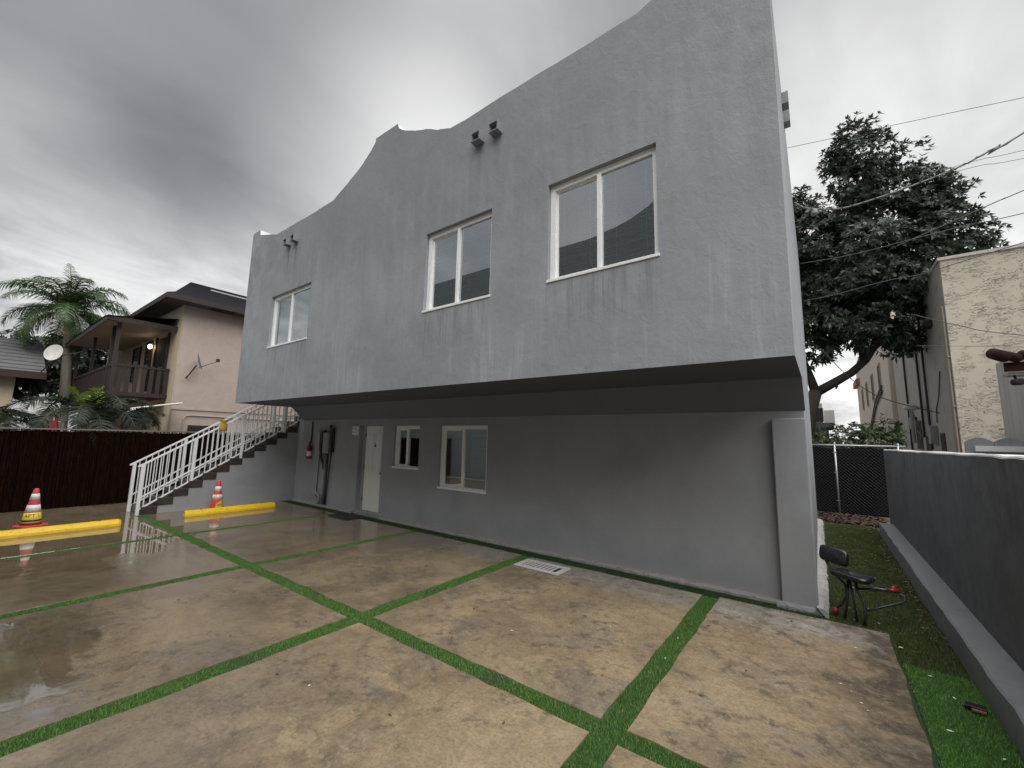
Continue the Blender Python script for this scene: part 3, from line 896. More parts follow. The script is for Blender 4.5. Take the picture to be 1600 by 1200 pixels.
# ================================================================== fittings on the lower wall
pan = empty('electrical_panel', (-8.45, 0.0, 0.0), 'grey electrical boxes with dark conduits on the wall left of the white door', 'electrical panel')
m = MB(); m.box(-8.80, -8.63, -0.09, -0.001, 1.40, 1.93); m.build('box', 'lower', pan, bevel=0.008)
m = MB(); m.box(-8.40, -8.12, -0.12, -0.001, 1.36, 1.90)
bx = m.build('box', 'greymetal', pan, bevel=0.01)
m = MB(); m.box(-8.385, -8.135, -0.128, -0.121, 1.375, 1.885); m.build('cover', 'greymetal', bx, bevel=0.003)
m = MB(); m.box(-8.10, -8.02, -0.11, -0.001, 1.40, 2.02); m.build('box', 'darkmetal', pan, bevel=0.008)
m = MB(); m.tube([(-8.33, -0.05, 0.06), (-8.33, -0.05, 1.36)], 0.028, 8); m.build('conduit', 'greymetal', pan, smooth=True)
m = MB(); m.tube([(-8.24, -0.04, 0.06), (-8.24, -0.04, 1.36)], 0.020, 8); m.build('conduit', 'darkmetal', pan, smooth=True)
m = MB(); m.tube([(-8.06, -0.05, 1.40), (-8.10, -0.05, 1.0), (-8.16, -0.05, 0.4), (-8.18, -0.05, 0.07)], 0.017, 8); m.build('conduit', 'darkmetal', pan, smooth=True)
m = MB(); m.tube([(-8.14, -0.07, 2.10), (-8.14, -0.07, 1.90)], 0.034, 8); m.build('conduit', 'darkmetal', pan, smooth=True)
m = MB(); m.tube([(-8.40, -0.06, 1.92), (-8.50, -0.06, 1.93), (-8.58, -0.06, 1.88), (-8.58, -0.06, 1.45), (-8.50, -0.06, 1.22), (-8.38, -0.06, 1.05), (-8.36, -0.06, 0.95)], 0.036, 8); m.build('conduit', 'darkmetal', pan, smooth=True)
m = MB(); m.tube([(-8.66, -0.03, 1.40), (-8.68, -0.03, 0.45), (-8.66, -0.03, 0.33)], 0.011, 6); m.build('conduit', 'darkmetal', pan, smooth=True)
m = MB(); m.tube([(-8.72, -0.05, 0.28), (-8.55, -0.05, 0.28), (-8.50, -0.05, 0.22), (-8.50, -0.05, 0.05)], 0.028, 8); m.tube([(-8.60, -0.05, 0.20), (-8.60, -0.05, 0.36)], 0.020, 8); m.build('valve', 'greymetal', pan, smooth=True)

ext = empty('fire_extinguisher', (-9.13, -0.08, 1.18), 'small red fire extinguisher hung on the wall by the stair', 'extinguisher')
m = MB(); m.lathe([(0.02, 0.0), (0.062, 0.008), (0.066, 0.05), (0.066, 0.31), (0.045, 0.37), (0.022, 0.39), (0.022, 0.41)], (-9.13, -0.075, 1.18), 16); eb = m.build('cylinder', 'red', ext, smooth=True)
m = MB(); m.lathe([(0.0672, 0.08), (0.0672, 0.21)], (-9.13, -0.075, 1.18), 16); m.build('label_band', 'conewhite', eb)
m = MB(); m.box(-9.16, -9.10, -0.09, -0.06, 1.59, 1.63); m.bar((-9.13, -0.075, 1.635), (-9.05, -0.13, 1.66), 0.02, 0.012); m.build('valve_handle', 'darkmetal', ext)
m = MB(); m.tube([(-9.10, -0.09, 1.61), (-9.04, -0.12, 1.56), (-9.045, -0.12, 1.38)], 0.010, 6); m.build('hose', 'blackrubber', ext)
m = MB(); m.tube([(-9.17, -0.022, 1.62), (-9.17, -0.022, 2.20)], 0.018, 6); tag(m.build('wall_conduit', 'darkmetal'), 'thin dark conduit running up the wall above the fire extinguisher', 'conduit')

wl = empty('wall_light', (-7.08, -0.03, 1.86), 'small white louvred wall light left of the white door', 'wall light')
m = MB(); m.box(-7.19, -6.97, -0.055, -0.001, 1.86, 2.07); m.build('housing', 'frame', wl, bevel=0.01)
for k in range(5):
    m = MB(); m.box(-7.18, -6.98, -0.068, -0.057, 1.875 + k * 0.038, 1.893 + k * 0.038); m.build('louvre', 'greymetal' if k % 2 else 'frame', wl)

m = MB()
pts = [(-7.02, -0.66), (-6.22, -0.66), (-6.22, -0.18), (-7.02, -0.18)]
m.box(-7.0, -6.24, -0.64, -0.22, 0.004, 0.018)
mat_o = m.build('door_mat', 'blackrubber', bevel=0.004)
tag(mat_o, 'black rubber door mat lying before the white door', 'door mat')

# white drain cover set in the slab
gr = empty('drain_grate', (-1.17, -0.7, 0.0), 'chipped white painted drain grate lying in the slab by the wall', 'drain grate')
gx0, gx1, gy0, gy1 = -1.54, -0.80, -0.89, -0.51
m = MB(); m.box(gx0 + 0.03, gx1 - 0.03, gy0 + 0.03, gy1 - 0.03, 0.0035, 0.006); m.build('pit', 'dark', gr)
m = MB(); m.box(gx0, gx1, gy0, gy0 + 0.07, 0.003, 0.022); m.box(gx0, gx1, gy1 - 0.07, gy1, 0.003, 0.022); m.box(gx0, gx0 + 0.08, gy0 + 0.07, gy1 - 0.07, 0.003, 0.022); m.box(gx1 - 0.08, gx1, gy0 + 0.07, gy1 - 0.07, 0.003, 0.022)
m.build('frame', 'gratepaint', gr, bevel=0.004)
for k in range(8):
    xk = gx0 + 0.115 + k * 0.064
    m = MB(); m.box(xk, xk + 0.026, gy0 + 0.071, gy1 - 0.071, 0.003, 0.020); m.build('bar', 'gratepaint', gr)

# ================================================================== yellow wheel stops
def wheel_stop(cx, y0, y1, label):
    poly = [(-0.085, 0.0), (0.085, 0.0), (0.085, 0.045), (0.055, 0.115), (-0.055, 0.115), (-0.085, 0.045)]
    m = MB(); n = len(poly)
    ys = [y0, y0 + 0.035] + list(np.linspace(y0 + 0.2, y1 - 0.2, 8)) + [y1 - 0.035, y1]
    vs = []
    for i, yy in enumerate(ys):
        sc = 0.80 if i in (0, len(ys) - 1) else 1.0
        for px, pz in poly: vs.append((cx + px * sc + random.uniform(-0.002, 0.002), yy, 0.002 + pz * (0.86 if sc < 1 else 1.0)))
    fs = [tuple(range(n)), tuple((len(ys) - 1) * n + k for k in range(n))[::-1]]
    for i in range(len(ys) - 1):
        for k in range(n): fs.append((i * n + k, (i + 1) * n + k, (i + 1) * n + (k + 1) % n, i * n + (k + 1) % n))
    m.add(vs, fs)
    ws = empty('wheel_stop', (cx, (y0 + y1) / 2, 0), label, 'wheel stop', 'yellow wheel stops')
    b = m.build('body', 'yellow', ws)
    for yy in (y0 + 0.3, y1 - 0.3):
        m = MB(); m.lathe([(0.016, 0.0), (0.016, 0.006), (0.008, 0.010)], (cx, yy, 0.1175), 10); m.build('anchor_bolt', 'darkmetal', ws)


wheel_stop(-8.93, -5.75, -3.82, 'yellow concrete wheel stop in front of the cone by the brown fence')
wheel_stop(-9.10, -2.75, -0.87, 'yellow concrete wheel stop lying beside the stair wall')


# ================================================================== traffic cones
def text_on_cone(txt, size, zc, rad, cx, cy, ang0, name, parent, lean=0.0):
    cu = bpy.data.curves.new('txt', 'FONT'); cu.body = txt; cu.size = size; cu.align_x = 'CENTER'; cu.align_y = 'CENTER'; cu.resolution_u = 2
    to = bpy.data.objects.new('txt', cu); COL.objects.link(to)
    dg = bpy.context.evaluated_depsgraph_get()
    me = bpy.data.meshes.new_from_object(to.evaluated_get(dg))
    bm = bmesh.new(); bm.from_mesh(me)
    bmesh.ops.triangulate(bm, faces=bm.faces)
    bmesh.ops.subdivide_edges(bm, edges=[e for e in bm.edges if e.calc_length() > size * 0.25], cuts=2, use_grid_fill=False)
    m = MB()
    for v in bm.verts:
        a = ang0 + v.co.x / rad(zc)
        zz = zc + v.co.y
        r = rad(zz) + 0.0025
        m.v.append((cx + r * math.cos(a), cy + r * math.sin(a), zz))
    m.f = [tuple(v.index for v in f.verts) for f in bm.faces]
    bm.free()
    bpy.data.objects.remove(to); bpy.data.curves.remove(cu); bpy.data.meshes.remove(me)
    return m.build(name, 'ink', parent, fixn=False)


def cone(cx, cy, label, face, rz, first):
    c = empty('traffic_cone', (cx, cy, 0), label, 'traffic cone', 'traffic cones by the wheel stops')
    H, r0, r1 = 0.70, 0.145, 0.035
    rad = lambda z: r0 + (r1 - r0) * (z - 0.03) / (H - 0.03)
    m = MB()
    base = []
    ca, sa = math.cos(rz), math.sin(rz)
    b = 0.19
    oc = [(-b, -b * 0.7), (-b * 0.7, -b), (b * 0.7, -b), (b, -b * 0.7), (b, b * 0.7), (b * 0.7, b), (-b * 0.7, b), (-b, b * 0.7)]
    oc = [(cx + p * ca - q * sa, cy + p * sa + q * ca) for p, q in oc]
    m.prism(oc, 2, 0.003, 0.032)
    m.build('base', 'conered', c, bevel=0.006)
    def band(za, zb, mat, nm, push):
        m = MB(); zs = np.linspace(za, zb, 3)
        m.lathe([(rad(q) + push, q) for q in zs], (cx, cy, 0), 28)
        return m.build(nm, mat, c, smooth=True, fixn=False)
    m = MB(); m.lathe([(rad(q), q) for q in np.linspace(0.032, H - 0.02, 8)] + [(r1 * 0.8, H), (r1 * 0.55, H), (r1 * 0.5, H - 0.03)], (cx, cy, 0), 28)
    m.build('body', 'conered', c, smooth=True, fixn=False)
    if first:
        for za, zb in ((0.50, 0.605), (0.28, 0.40)):
            m = MB(); n = 28
            m.lathe([(rad(za) + 0.0015, za), (rad(zb) + 0.0015, zb)], (cx, cy, 0), n); m.build('reflective_band', 'conewhite', c, smooth=True, fixn=False)
        m = MB(); m.lathe([(rad(0.05) + 0.0012, 0.05), (rad(0.262) + 0.0012, 0.262)], (cx, cy, 0), 28); lb = m.build('label_band', 'coneyellow', c, smooth=True, fixn=False)
        text_on_cone('APT 1', 0.085, 0.205, rad, cx, cy, face, 'lettering', lb)
        m = MB(); m.lathe([(rad(0.105) + 0.0022, 0.105), (rad(0.135) + 0.0022, 0.135)], (cx, cy, 0), 28); m.build('black_stripe', 'ink', lb, smooth=True, fixn=False)
        m = MB(); m.lathe([(rad(0.052) + 0.0022, 0.052), (rad(0.075) + 0.0022, 0.075)], (cx, cy, 0), 28); m.build('black_stripe', 'ink', lb, smooth=True, fixn=False)
    else:
        for za, zb in ((0.455, 0.565), (0.27, 0.375)):
            m = MB(); m.lathe([(rad(za) + 0.0015, za), (rad(zb) + 0.0015, zb)], (cx, cy, 0), 28); m.build('reflective_band', 'conewhite', c, smooth=True, fixn=False)
        # torn gap in the lower band and a yellow sticker low on the cone, facing the stair end of the lot
        for a0 in (-0.62, -0.30):
            m = MB()
            aa = face + a0
            P = [(rad(z_) + 0.0028, z_, aa + d) for z_, d in ((0.272, -0.05), (0.272, 0.05), (0.373, 0.07), (0.373, -0.03))]
            m.quad(*[(cx + r * math.cos(t), cy + r * math.sin(t), z_) for r, z_, t in P]); m.build('torn_gap', 'conered', c, fixn=False)
        m = MB()
        for k in range(6):
            t0, t1 = face - 0.1 + k * 0.22, face - 0.1 + (k + 1) * 0.22
            zt = lambda t: 0.16 + 0.10 * min(1, (t - face + 0.1) / 0.9)
            m.quad(*[(cx + (rad(z_) + 0.002) * math.cos(t), cy + (rad(z_) + 0.002) * math.sin(t), z_) for t, z_ in ((t0, 0.06), (t1, 0.06), (t1, zt(t1)), (t0, zt(t0)))])
        lb = m.build('label_band', 'coneyellow', c, fixn=False)
        text_on_cone('APT', 0.075, 0.135, rad, cx, cy, face + 0.55, 'lettering', lb)
    return c


cone(-9.93, -4.90, 'traffic cone with red and white bands and yellow label before the brown fence', math.atan2(-1.1, 12.1), 0.5, True)
cone(-9.50, -2.02, 'red traffic cone with torn white bands between the wheel stop and the stair wall', math.atan2(-4.0, 11.7), 0.2, False)

# ================================================================== boundary wall at the right with its ledge
bw = empty('boundary_wall', (3.35, -0.8, 0), 'dark streaked grey boundary wall along the right side with a concrete ledge', 'wall')
m = MB()
ys = np.linspace(-8.0, 6.41, 60)
tops = [1.77 + random.uniform(-0.006, 0.006) for _ in ys]
for i in range(59):
    a, b = float(ys[i]), float(ys[i + 1])
    m.quad((3.26, a, 0), (3.26, b, 0), (3.26, b, tops[i + 1]), (3.26, a, tops[i]))
    m.quad((3.46, a, 0), (3.46, a, tops[i]), (3.46, b, tops[i + 1]), (3.46, b, 0))
m.quad((3.26, 6.41, 0), (3.46, 6.41, 0), (3.46, 6.41, tops[-1]), (3.26, 6.41, tops[-1]))
m.quad((3.26, -8.0, 0), (3.46, -8.0, 0), (3.46, -8.0, tops[0]), (3.26, -8.0, tops[0]))
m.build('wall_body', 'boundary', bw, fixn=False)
m = MB()
for i in range(59):
    a, b = float(ys[i]), float(ys[i + 1])
    m.quad((3.257, a, tops[i] - 0.008), (3.257, b, tops[i + 1] - 0.008), (3.275, b, tops[i + 1] + 0.012), (3.275, a, tops[i] + 0.012))
    m.quad((3.275, a, tops[i] + 0.012), (3.275, b, tops[i + 1] + 0.012), (3.462, b, tops[i + 1] + 0.012), (3.462, a, tops[i] + 0.012))
m.build('wall_top', 'coping', bw, fixn=False)
m = MB()
ex = [3.05 + random.uniform(-0.010, 0.010) for _ in ys]
for i in range(57):
    a, b = float(ys[i]), float(ys[i + 1])
    za = 0.243
    m.quad((ex[i] + 0.015, a, za), (ex[i + 1] + 0.015, b, za), (3.259, b, za + 0.006), (3.259, a, za + 0.006))
    m.quad((ex[i], a, za - 0.014), (ex[i + 1], b, za - 0.014), (ex[i + 1] + 0.015, b, za), (ex[i] + 0.015, a, za))
    m.quad((ex[i] - 0.006, a, -0.03), (ex[i + 1] - 0.006, b, -0.03), (ex[i + 1], b, za - 0.014), (ex[i], a, za - 0.014))
e_ = float(ys[57])
m.quad((3.05, e_, -0.03), (3.259, e_, -0.03), (3.259, e_, 0.243), (3.05, e_, 0.243))
m.build('ledge', 'ledge', bw, fixn=False)

# ================================================================== chain-link fence with black screen at the end of the yard
cf = empty('chain_link_fence', (2.6, 8.75, 0), 'chain-link fence with black privacy cloth across the end of the side yard', 'fence')
FY, FH = 8.75, 1.86
for px in (1.2, 2.44, 3.75):
    m = MB(); m.tube([(px, FY, 0.0), (px, FY, FH + 0.03)], 0.026, 8); p_ = m.build('post', 'galv', cf, smooth=True)
    m = MB(); m.lathe([(0.03, 0.0), (0.032, 0.02), (0.015, 0.045)], (px, FY, FH + 0.03), 8); m.build('cap', 'galv', p_)
    for zt in (0.35, 1.1, 1.65):
        m = MB(); m.box(px - 0.05, px + 0.03, FY - 0.03, FY - 0.026, zt, zt + 0.02); m.build('tie', 'galv', p_)
m = MB(); m.tube([(1.0, FY, FH), (3.9, FY, FH)], 0.021, 8); m.build('top_rail', 'galv', cf, smooth=True)
m = MB(); nx, nz = 30, 6
vs = []
for j in range(nz + 1):
    for i in range(nx + 1):
        xx_ = 1.0 + 2.9 * i / nx; zz_ = 0.02 + (FH - 0.06) * j / nz
        vs.append((xx_, FY + 0.05 + 0.015 * math.sin(xx_ * 9 + zz_ * 2), zz_ - (0.05 * abs(math.sin(xx_ * 3.1)) if j == nz else 0)))
fs = [(j * (nx + 1) + i, j * (nx + 1) + i + 1, (j + 1) * (nx + 1) + i + 1, (j + 1) * (nx + 1) + i) for j in range(nz) for i in range(nx)]
m.add(vs, fs); m.build('privacy_cloth', 'screen', cf, fixn=False)
m = MB()
dd = 0.085
k = -30
while k < 60:
    for s_ in (1, -1):
        x0 = 1.0 + k * dd; pts = []
        za, zb = 0.05, FH - 0.02
        xa, xb = (x0, x0 + (zb - za)) if s_ == 1 else (x0 + (zb - za), x0)
        # clip to the fence length
        def at(t): return (xa + (xb - xa) * t, za + (zb - za) * t)
        t0, t1 = 0.0, 1.0
        lo, hi = 1.0, 3.9
        tt = sorted([(lo - xa) / (xb - xa), (hi - xa) / (xb - xa)])
        t0, t1 = max(0, tt[0]), min(1, tt[1])
        if t1 - t0 > 0.02:
            p, q = at(t0), at(t1)
            m.tube([(p[0], FY - 0.02 * s_ * 0.2 - 0.012, p[1]), (q[0], FY - 0.02 * s_ * 0.2 - 0.012, q[1])], 0.0035, 3, cap=False)
    k += 1
stuff(m.build('wire_mesh', 'darkmetal', cf, fixn=False))

# leaf mulch before that fence
n = 2600
P = np.stack([RNG.uniform(2.0, 3.3, n), RNG.uniform(7.0, 8.7, n), RNG.uniform(-0.02, 0.03, n)], 1)
th = RNG.uniform(0, 6.28, n); ln_ = RNG.uniform(0.03, 0.07, n)
d1 = np.stack([np.cos(th) * ln_, np.sin(th) * ln_, RNG.uniform(-0.02, 0.03, n)], 1); d2 = np.stack([-np.sin(th) * ln_ * 0.45, np.cos(th) * ln_ * 0.45, RNG.uniform(-0.01, 0.02, n)], 1)
V = np.stack([P - d1, P - d2, P + d1, P + d2], 1).reshape(-1, 3)
MT['mulch'] = leaf_mat('red_brown_mulch', (0.022, 0.010, 0.007), (0.075, 0.034, 0.022), 0.8, 0.0)
tag(stuff(np_mesh('leaf_litter', V, np.arange(4 * n).reshape(-1, 4), 'mulch')), 'reddish brown leaf litter at the foot of the black screened fence', 'leaf litter')

# ================================================================== exercise bench left in the side yard
eq = empty('exercise_bench', (2.42, -0.02, 0), 'small black exercise bench with red hand grips by the building corner', 'exercise bench')


def pad(c, ax, ay, th, mat='black'):
    """soft rounded cushion"""
    m = MB(); c, ax, ay = Vector(c), Vector(ax), Vector(ay)
    nz_ = ax.cross(ay).normalized()
    rows = []
    N = 20
    for t, s_ in ((-1, 0.82), (-0.7, 0.96), (0, 1.0), (0.7, 0.96), (1, 0.80)):
        ring = []
        for k in range(N):
            a = 2 * math.pi * k / N
            ca, sa = math.cos(a), math.sin(a)
            p = 0.42
            ring.append(c + ax * s_ * math.copysign(abs(ca) ** p, ca) + ay * s_ * math.copysign(abs(sa) ** p, sa) + nz_ * th / 2 * t)
        rows.append(ring)
    vs = [q for r_ in rows for q in r_]
    fs = [tuple(range(N))[::-1], tuple(4 * N + k for k in range(N))]
    for i in range(4):
        for k in range(N): fs.append((i * N + k, i * N + (k + 1) % N, (i + 1) * N + (k + 1) % N, (i + 1) * N + k))
    m.add(vs, fs)
    return m


pad((2.365, -0.06, 0.445), (0.165, -0.065, -0.012), (0.05, 0.12, 0.0), 0.055).build('seat', 'black', eq, smooth=True)
pad((2.22, 0.30, 0.56), (0.135, -0.05, -0.02), (0.012, 0.03, 0.085), 0.06).build('back_cushion', 'black', eq, smooth=True)
tb = [('frame_tube', [(2.13, 0.36, 0.50), (2.20, 0.16, 0.40), (2.30, -0.02, 0.40), (2.46, -0.08, 0.405)], 0.013, 'darkmetal'),
      ('frame_tube', [(2.22, 0.06, 0.40), (2.30, 0.02, 0.33), (2.31, -0.02, 0.22), (2.25, -0.03, 0.12), (2.20, -0.03, 0.06)], 0.013, 'darkmetal'),
      ('leg', [(2.33, -0.02, 0.41), (2.31, -0.08, 0.2), (2.275, -0.10, 0.01)], 0.012, 'darkmetal'),
      ('leg', [(2.34, -0.05, 0.41), (2.36, -0.10, 0.2), (2.375, -0.14, 0.01)], 0.012, 'darkmetal'),
      ('leg', [(2.39, -0.06, 0.40), (2.395, -0.10, 0.31), (2.44, -0.15, 0.22), (2.445, -0.18, 0.11), (2.43, -0.20, 0.01)], 0.013, 'darkmetal'),
      ('handle_tube', [(2.38, -0.06, 0.32), (2.52, -0.03, 0.335), (2.66, 0.00, 0.345)], 0.012, 'darkmetal'),
      ('handle_tube', [(2.48, -0.08, 0.425), (2.54, -0.06, 0.36), (2.60, -0.02, 0.35), (2.68, 0.02, 0.345)], 0.009, 'galv'),
      ('handle_tube', [(2.445, -0.17, 0.14), (2.60, -0.10, 0.20), (2.74, -0.02, 0.245), (2.785, 0.05, 0.26), (2.79, 0.16, 0.28)], 0.011, 'darkmetal'),
      ('grip', [(2.645, 0.0, 0.345), (2.74, 0.03, 0.35)], 0.021, 'red'),
      ('grip', [(2.68, 0.06, 0.35), (2.735, 0.12, 0.37)], 0.021, 'red')]
for nm, pts, r_, mt in tb: m = MB(); m.tube(pts, r_, 8); m.build(nm, mt, eq, smooth=True)
m = MB(); m.lathe([(0.012, 0), (0.032, 0.006), (0.036, 0.03), (0.03, 0.06), (0.01, 0.07)], (2.195, -0.045, 0.015), 12); m.build('foot_knob', 'red', eq, smooth=True)

# ================================================================== litter
bx_ = empty('discarded_device', (2.94, -1.53, 0), 'flat black plastic gadget with orange edge dropped on the turf patch', 'discarded box')
m = MB(); m.obox((2.95, -1.52, 0.030), (0.055, -0.005, 0), (0.006, 0.035, 0), (0, 0, 0.012)); m.build('case', 'black', bx_, bevel=0.004)
m = MB(); m.obox((2.957, -1.565, 0.026), (0.034, -0.003, 0), (0.001, 0.008, 0), (0, 0, 0.006)); m.build('edge_strip', 'rust', bx_)


def leaf_piece(x, y, z, L, a, mat, name, label, cat, group):
    m = MB()
    ca, sa = math.cos(a), math.sin(a)
    P = []
    for u, v in ((-1, 0), (-0.5, 0.34), (0.2, 0.42), (1, 0), (0.2, -0.38), (-0.5, -0.3)):
        P.append((x + (u * ca - v * sa) * L, y + (u * sa + v * ca) * L, z + abs(v) * L * 0.35 + random.uniform(0, 0.004)))
    c = (x, y, z)
    m.add(P + [c], [(6, i, (i + 1) % 6) for i in range(6)])
    o = m.build(name, mat, fixn=False)
    tag(o, label, cat, group)


spots = [(-0.55, -3.08), (0.62, -2.83), (0.28, -1.95), (-0.42, -1.32), (-3.05, -2.35), (-2.3, -4.2), (-3.6, -4.3), (-1.2, -4.4), (-0.1, -4.1), (1.42, -2.55), (1.75, -0.62), (1.2, -1.3), (2.05, -0.42), (-1.05, -1.0), (-2.55, -1.7), (-5.2, -2.4), (1.55, -1.9), (-0.95, -2.35), (0.35, -3.62), (-1.9, -3.75)]
for i, (px, py) in enumerate(spots):
    leaf_piece(px + random.uniform(-.1, .1), py + random.uniform(-.1, .1), 0.004, random.uniform(0.012, 0.026), random.uniform(0, 6.28), 'leaflitter', 'fallen_leaf', 'small dry brown leaf lying on a concrete slab', 'fallen leaf', 'dry leaves scattered on the slabs')
spots = [(2.66, -0.62), (2.78, -1.12), (2.86, -1.42), (2.75, -1.95), (2.95, -2.1), (2.5, 0.4), (2.8, 0.8), (2.65, 1.9), (2.9, 2.6), (2.4, 1.2), (2.75, 3.6), (2.35, -0.1), (2.55, -0.05), (2.9, 0.1)]
for i, (px, py) in enumerate(spots):
    leaf_piece(px, py, 0.012, random.uniform(0.010, 0.022), random.uniform(0, 6.28), 'paper', 'scrap_and_glint', 'tiny pale scrap lying on the green side yard turf', 'paper scrap', 'pale scraps on the turf')
for i, (px, py) in enumerate([(2.28, -0.75), (2.36, -0.68), (2.33, -0.88), (2.20, -1.7), (2.26, -1.78), (2.31, -1.92), (2.34, -2.0), (2.2, -0.55), (1.02, -2.2), (1.0, -1.75), (0.4, -1.9), (-0.92, -4.25), (-0.3, -2.6)]):  # white flecks paint water glints on the wet slabs
    leaf_piece(px, py, 0.006 if px > 1.2 or px < 0.8 else 0.014, random.uniform(0.007, 0.016), random.uniform(0, 6.28), 'paper', 'scrap_and_glint', 'tiny white scrap drawn as a water glint on the parking lot', 'paper scrap', 'white scraps drawn as water glints on the parking lot')
n = 900
P = np.stack([RNG.uniform(2.15, 3.03, n), RNG.uniform(-0.3, 7.0, n), np.full(n, 0.012)], 1)
ed = RNG.uniform(0, 1, n) < 0.4
P[ed, 0] = 3.04 - np.abs(RNG.normal(0, 0.08, ed.sum()))
th = RNG.uniform(0, 6.28, n); ln_ = RNG.uniform(0.008, 0.026, n)
d1 = np.stack([np.cos(th) * ln_, np.sin(th) * ln_, RNG.uniform(-0.004, 0.008, n)], 1); d2 = np.stack([-np.sin(th) * ln_ * 0.4, np.cos(th) * ln_ * 0.4, RNG.uniform(0, 0.006, n)], 1)
V = np.stack([P - d1, P - d2, P + d1, P + d2], 1).reshape(-1, 3)
tag(stuff(np_mesh('leaf_litter', V, np.arange(4 * n).reshape(-1, 4), 'leaflitter')), 'fine dark leaf bits strewn over the old side yard turf', 'leaf litter')

# ================================================================== reed fence on the left
rf = empty('reed_fence', (-12.3, -2, 0), 'dark brown reed screen fence behind the stair and cones', 'fence')
for pi in range(9):
    ya = -9.0 + pi * 2.0; yb = ya + 1.99
    V = []; F = []
    n = 230
    yy = np.sort(RNG.uniform(ya, yb, n)); xx_ = -12.30 + RNG.uniform(-0.02, 0.02, n); hh = 1.80 + RNG.uniform(-0.05, 0.05, n); tl = RNG.normal(0, 0.06, n); r_ = RNG.uniform(0.005, 0.010, n)
    for i in range(n):
        b = len(V)
        for zz_, sh in ((0.0, 0), (hh[i], tl[i])):
            for k in range(3):
                a = 2.094 * k + 0.5
                V.append((xx_[i] + r_[i] * math.cos(a), yy[i] + sh + r_[i] * math.sin(a), zz_))
        F += [(b + k, b + (k + 1) % 3, b + 3 + (k + 1) % 3, b + 3 + k) for k in range(3)]
    stuff(np_mesh('reed_panel', np.array(V), np.array(F), 'reed', rf))
m = MB(); m.box(-12.36, -12.335, -9.0, 9.0, 0.0, 1.78); m.build('backing', 'screen', rf)
m = MB(); m.box(-12.34, -12.26, -9.0, 9.0, 1.822, 1.855); m.build('top_rail', 'fencerail', rf)
for pi in range(10):
    m = MB(); m.box(-12.44, -12.365, -9.0 + pi * 1.99, -8.92 + pi * 1.99, 0, 1.82); m.build('post', 'brownwood', rf)

# ================================================================== house on the left
hs = empty('house', (-20, 3, 0), 'two-storey pinkish stucco house with dark shingle roof and wooden balcony beyond the reed fence', 'house')
HX, HY = -15.5, -1.62
m = MB(); m.box(-27, HX, HY + 0.02, 11, 0, 6.35); m.build('wall', 'pinkwall', hs)
m = MB(); m.box(-27, HX - 0.03, HY, HY + 0.018, 0, 6.35); m.build('front_wall', 'creamwall', hs)
m = MB(); m.box(HX + 0.002, HX + 0.03, HY - 0.004, 11, 2.60, 2.66); m.build('wall_band', 'pinkwall', hs)
# mansard roof: soffit, fascia, sloping shingle courses, curled top edge
EX, EY = -14.88, -2.28
m = MB(); m.box(-27.6, EX - 0.02, EY + 0.02, 11.6, 6.27, 6.30); m.build('soffit', 'eavedark', hs)
m = MB(); m.box(-27.6, EX, EY, EY + 0.02, 6.25, 6.42); m.box(EX - 0.02, EX, EY + 0.02, 11.6, 6.25, 6.42); m.build('fascia', 'brownwood', hs)
m = MB()
N = 7
pr = [(0.0, 6.42), (0.30, 6.58), (0.52, 6.75), (0.66, 6.92), (0.74, 7.05), (0.80, 7.18), (0.98, 7.20), (1.06, 7.02), (1.5, 7.0)]
for (i0, z0), (i1, z1) in zip(pr, pr[1:]):
    m.quad((EX - i0, EY + i0, z0), (EX - i0, 11.6, z0), (EX - i1, 11.6, z1), (EX - i1, EY + i1, z1))
    m.quad((EX - i0, EY + i0, z0), (EX - i1, EY + i1, z1), (-27.6, EY + i1, z1), (-27.6, EY + i0, z0))
m.quad((EX - 1.5, EY + 1.5, 7.0), (EX - 1.5, 11.6, 7.0), (-27.6, 11.6, 7.0), (-27.6, EY + 1.5, 7.0))
rfh = m.build('roof', 'shingle', hs, fixn=False)
m = MB(); m.box(EX - 0.99, EX - 0.80, EY + 1.3, 9.0, 7.02, 7.12); m.build('roof_lip', 'shingle', rfh)
m = MB(); m.box(EX - 0.77, EX - 0.72, EY + 1.4, 3.0, 7.03, 7.07); m.build('flashing', 'offwhite', rfh)
for yy in (-0.9, 1.2): m = MB(); m.box(EX - 0.55, EX - 0.15, yy, yy + 0.7, 6.262, 6.268); m.build('soffit_vent', 'dark', hs)
# balcony
BX0, BX1, BY = -23.5, -16.15, -3.12
m = MB(); m.box(BX0, BX1, BY, HY - 0.001, 2.98, 3.12); bal = m.build('balcony', 'brownwood', hs)
m = MB(); m.box(BX0 - 0.2, BX1 + 0.25, BY - 0.35, BY - 0.32, 5.30, 5.48); m.box(BX1 + 0.22, BX1 + 0.25, BY - 0.32, HY - 0.002, 5.36, 5.52); m.build('canopy_fascia', 'brownwood', hs)
m = MB(); m.quad((BX0 - 0.2, BY - 0.32, 5.33), (BX1 + 0.22, BY - 0.32, 5.33), (BX1 + 0.22, HY - 0.002, 5.52), (BX0 - 0.2, HY - 0.002, 5.52)); m.build('canopy_ceiling', 'eave', hs, fixn=False)
m = MB(); m.quad((BX0 - 0.25, BY - 0.38, 5.47), (BX1 + 0.30, BY - 0.38, 5.47), (BX1 + 0.30, HY - 0.002, 5.80), (BX0 - 0.25, HY - 0.002, 5.80)); m.build('canopy_roof', 'shingle', hs, fixn=False)
for px, py in ((BX1 - 0.05, BY + 0.04), (BX1 - 0.75, BY + 0.04), (-20.0, BY + 0.04), (-23.4, BY + 0.04)):
    m = MB(); m.box(px - 0.045, px + 0.045, py - 0.045, py + 0.045, 3.12, 5.36); m.build('post', 'brownwood', bal)
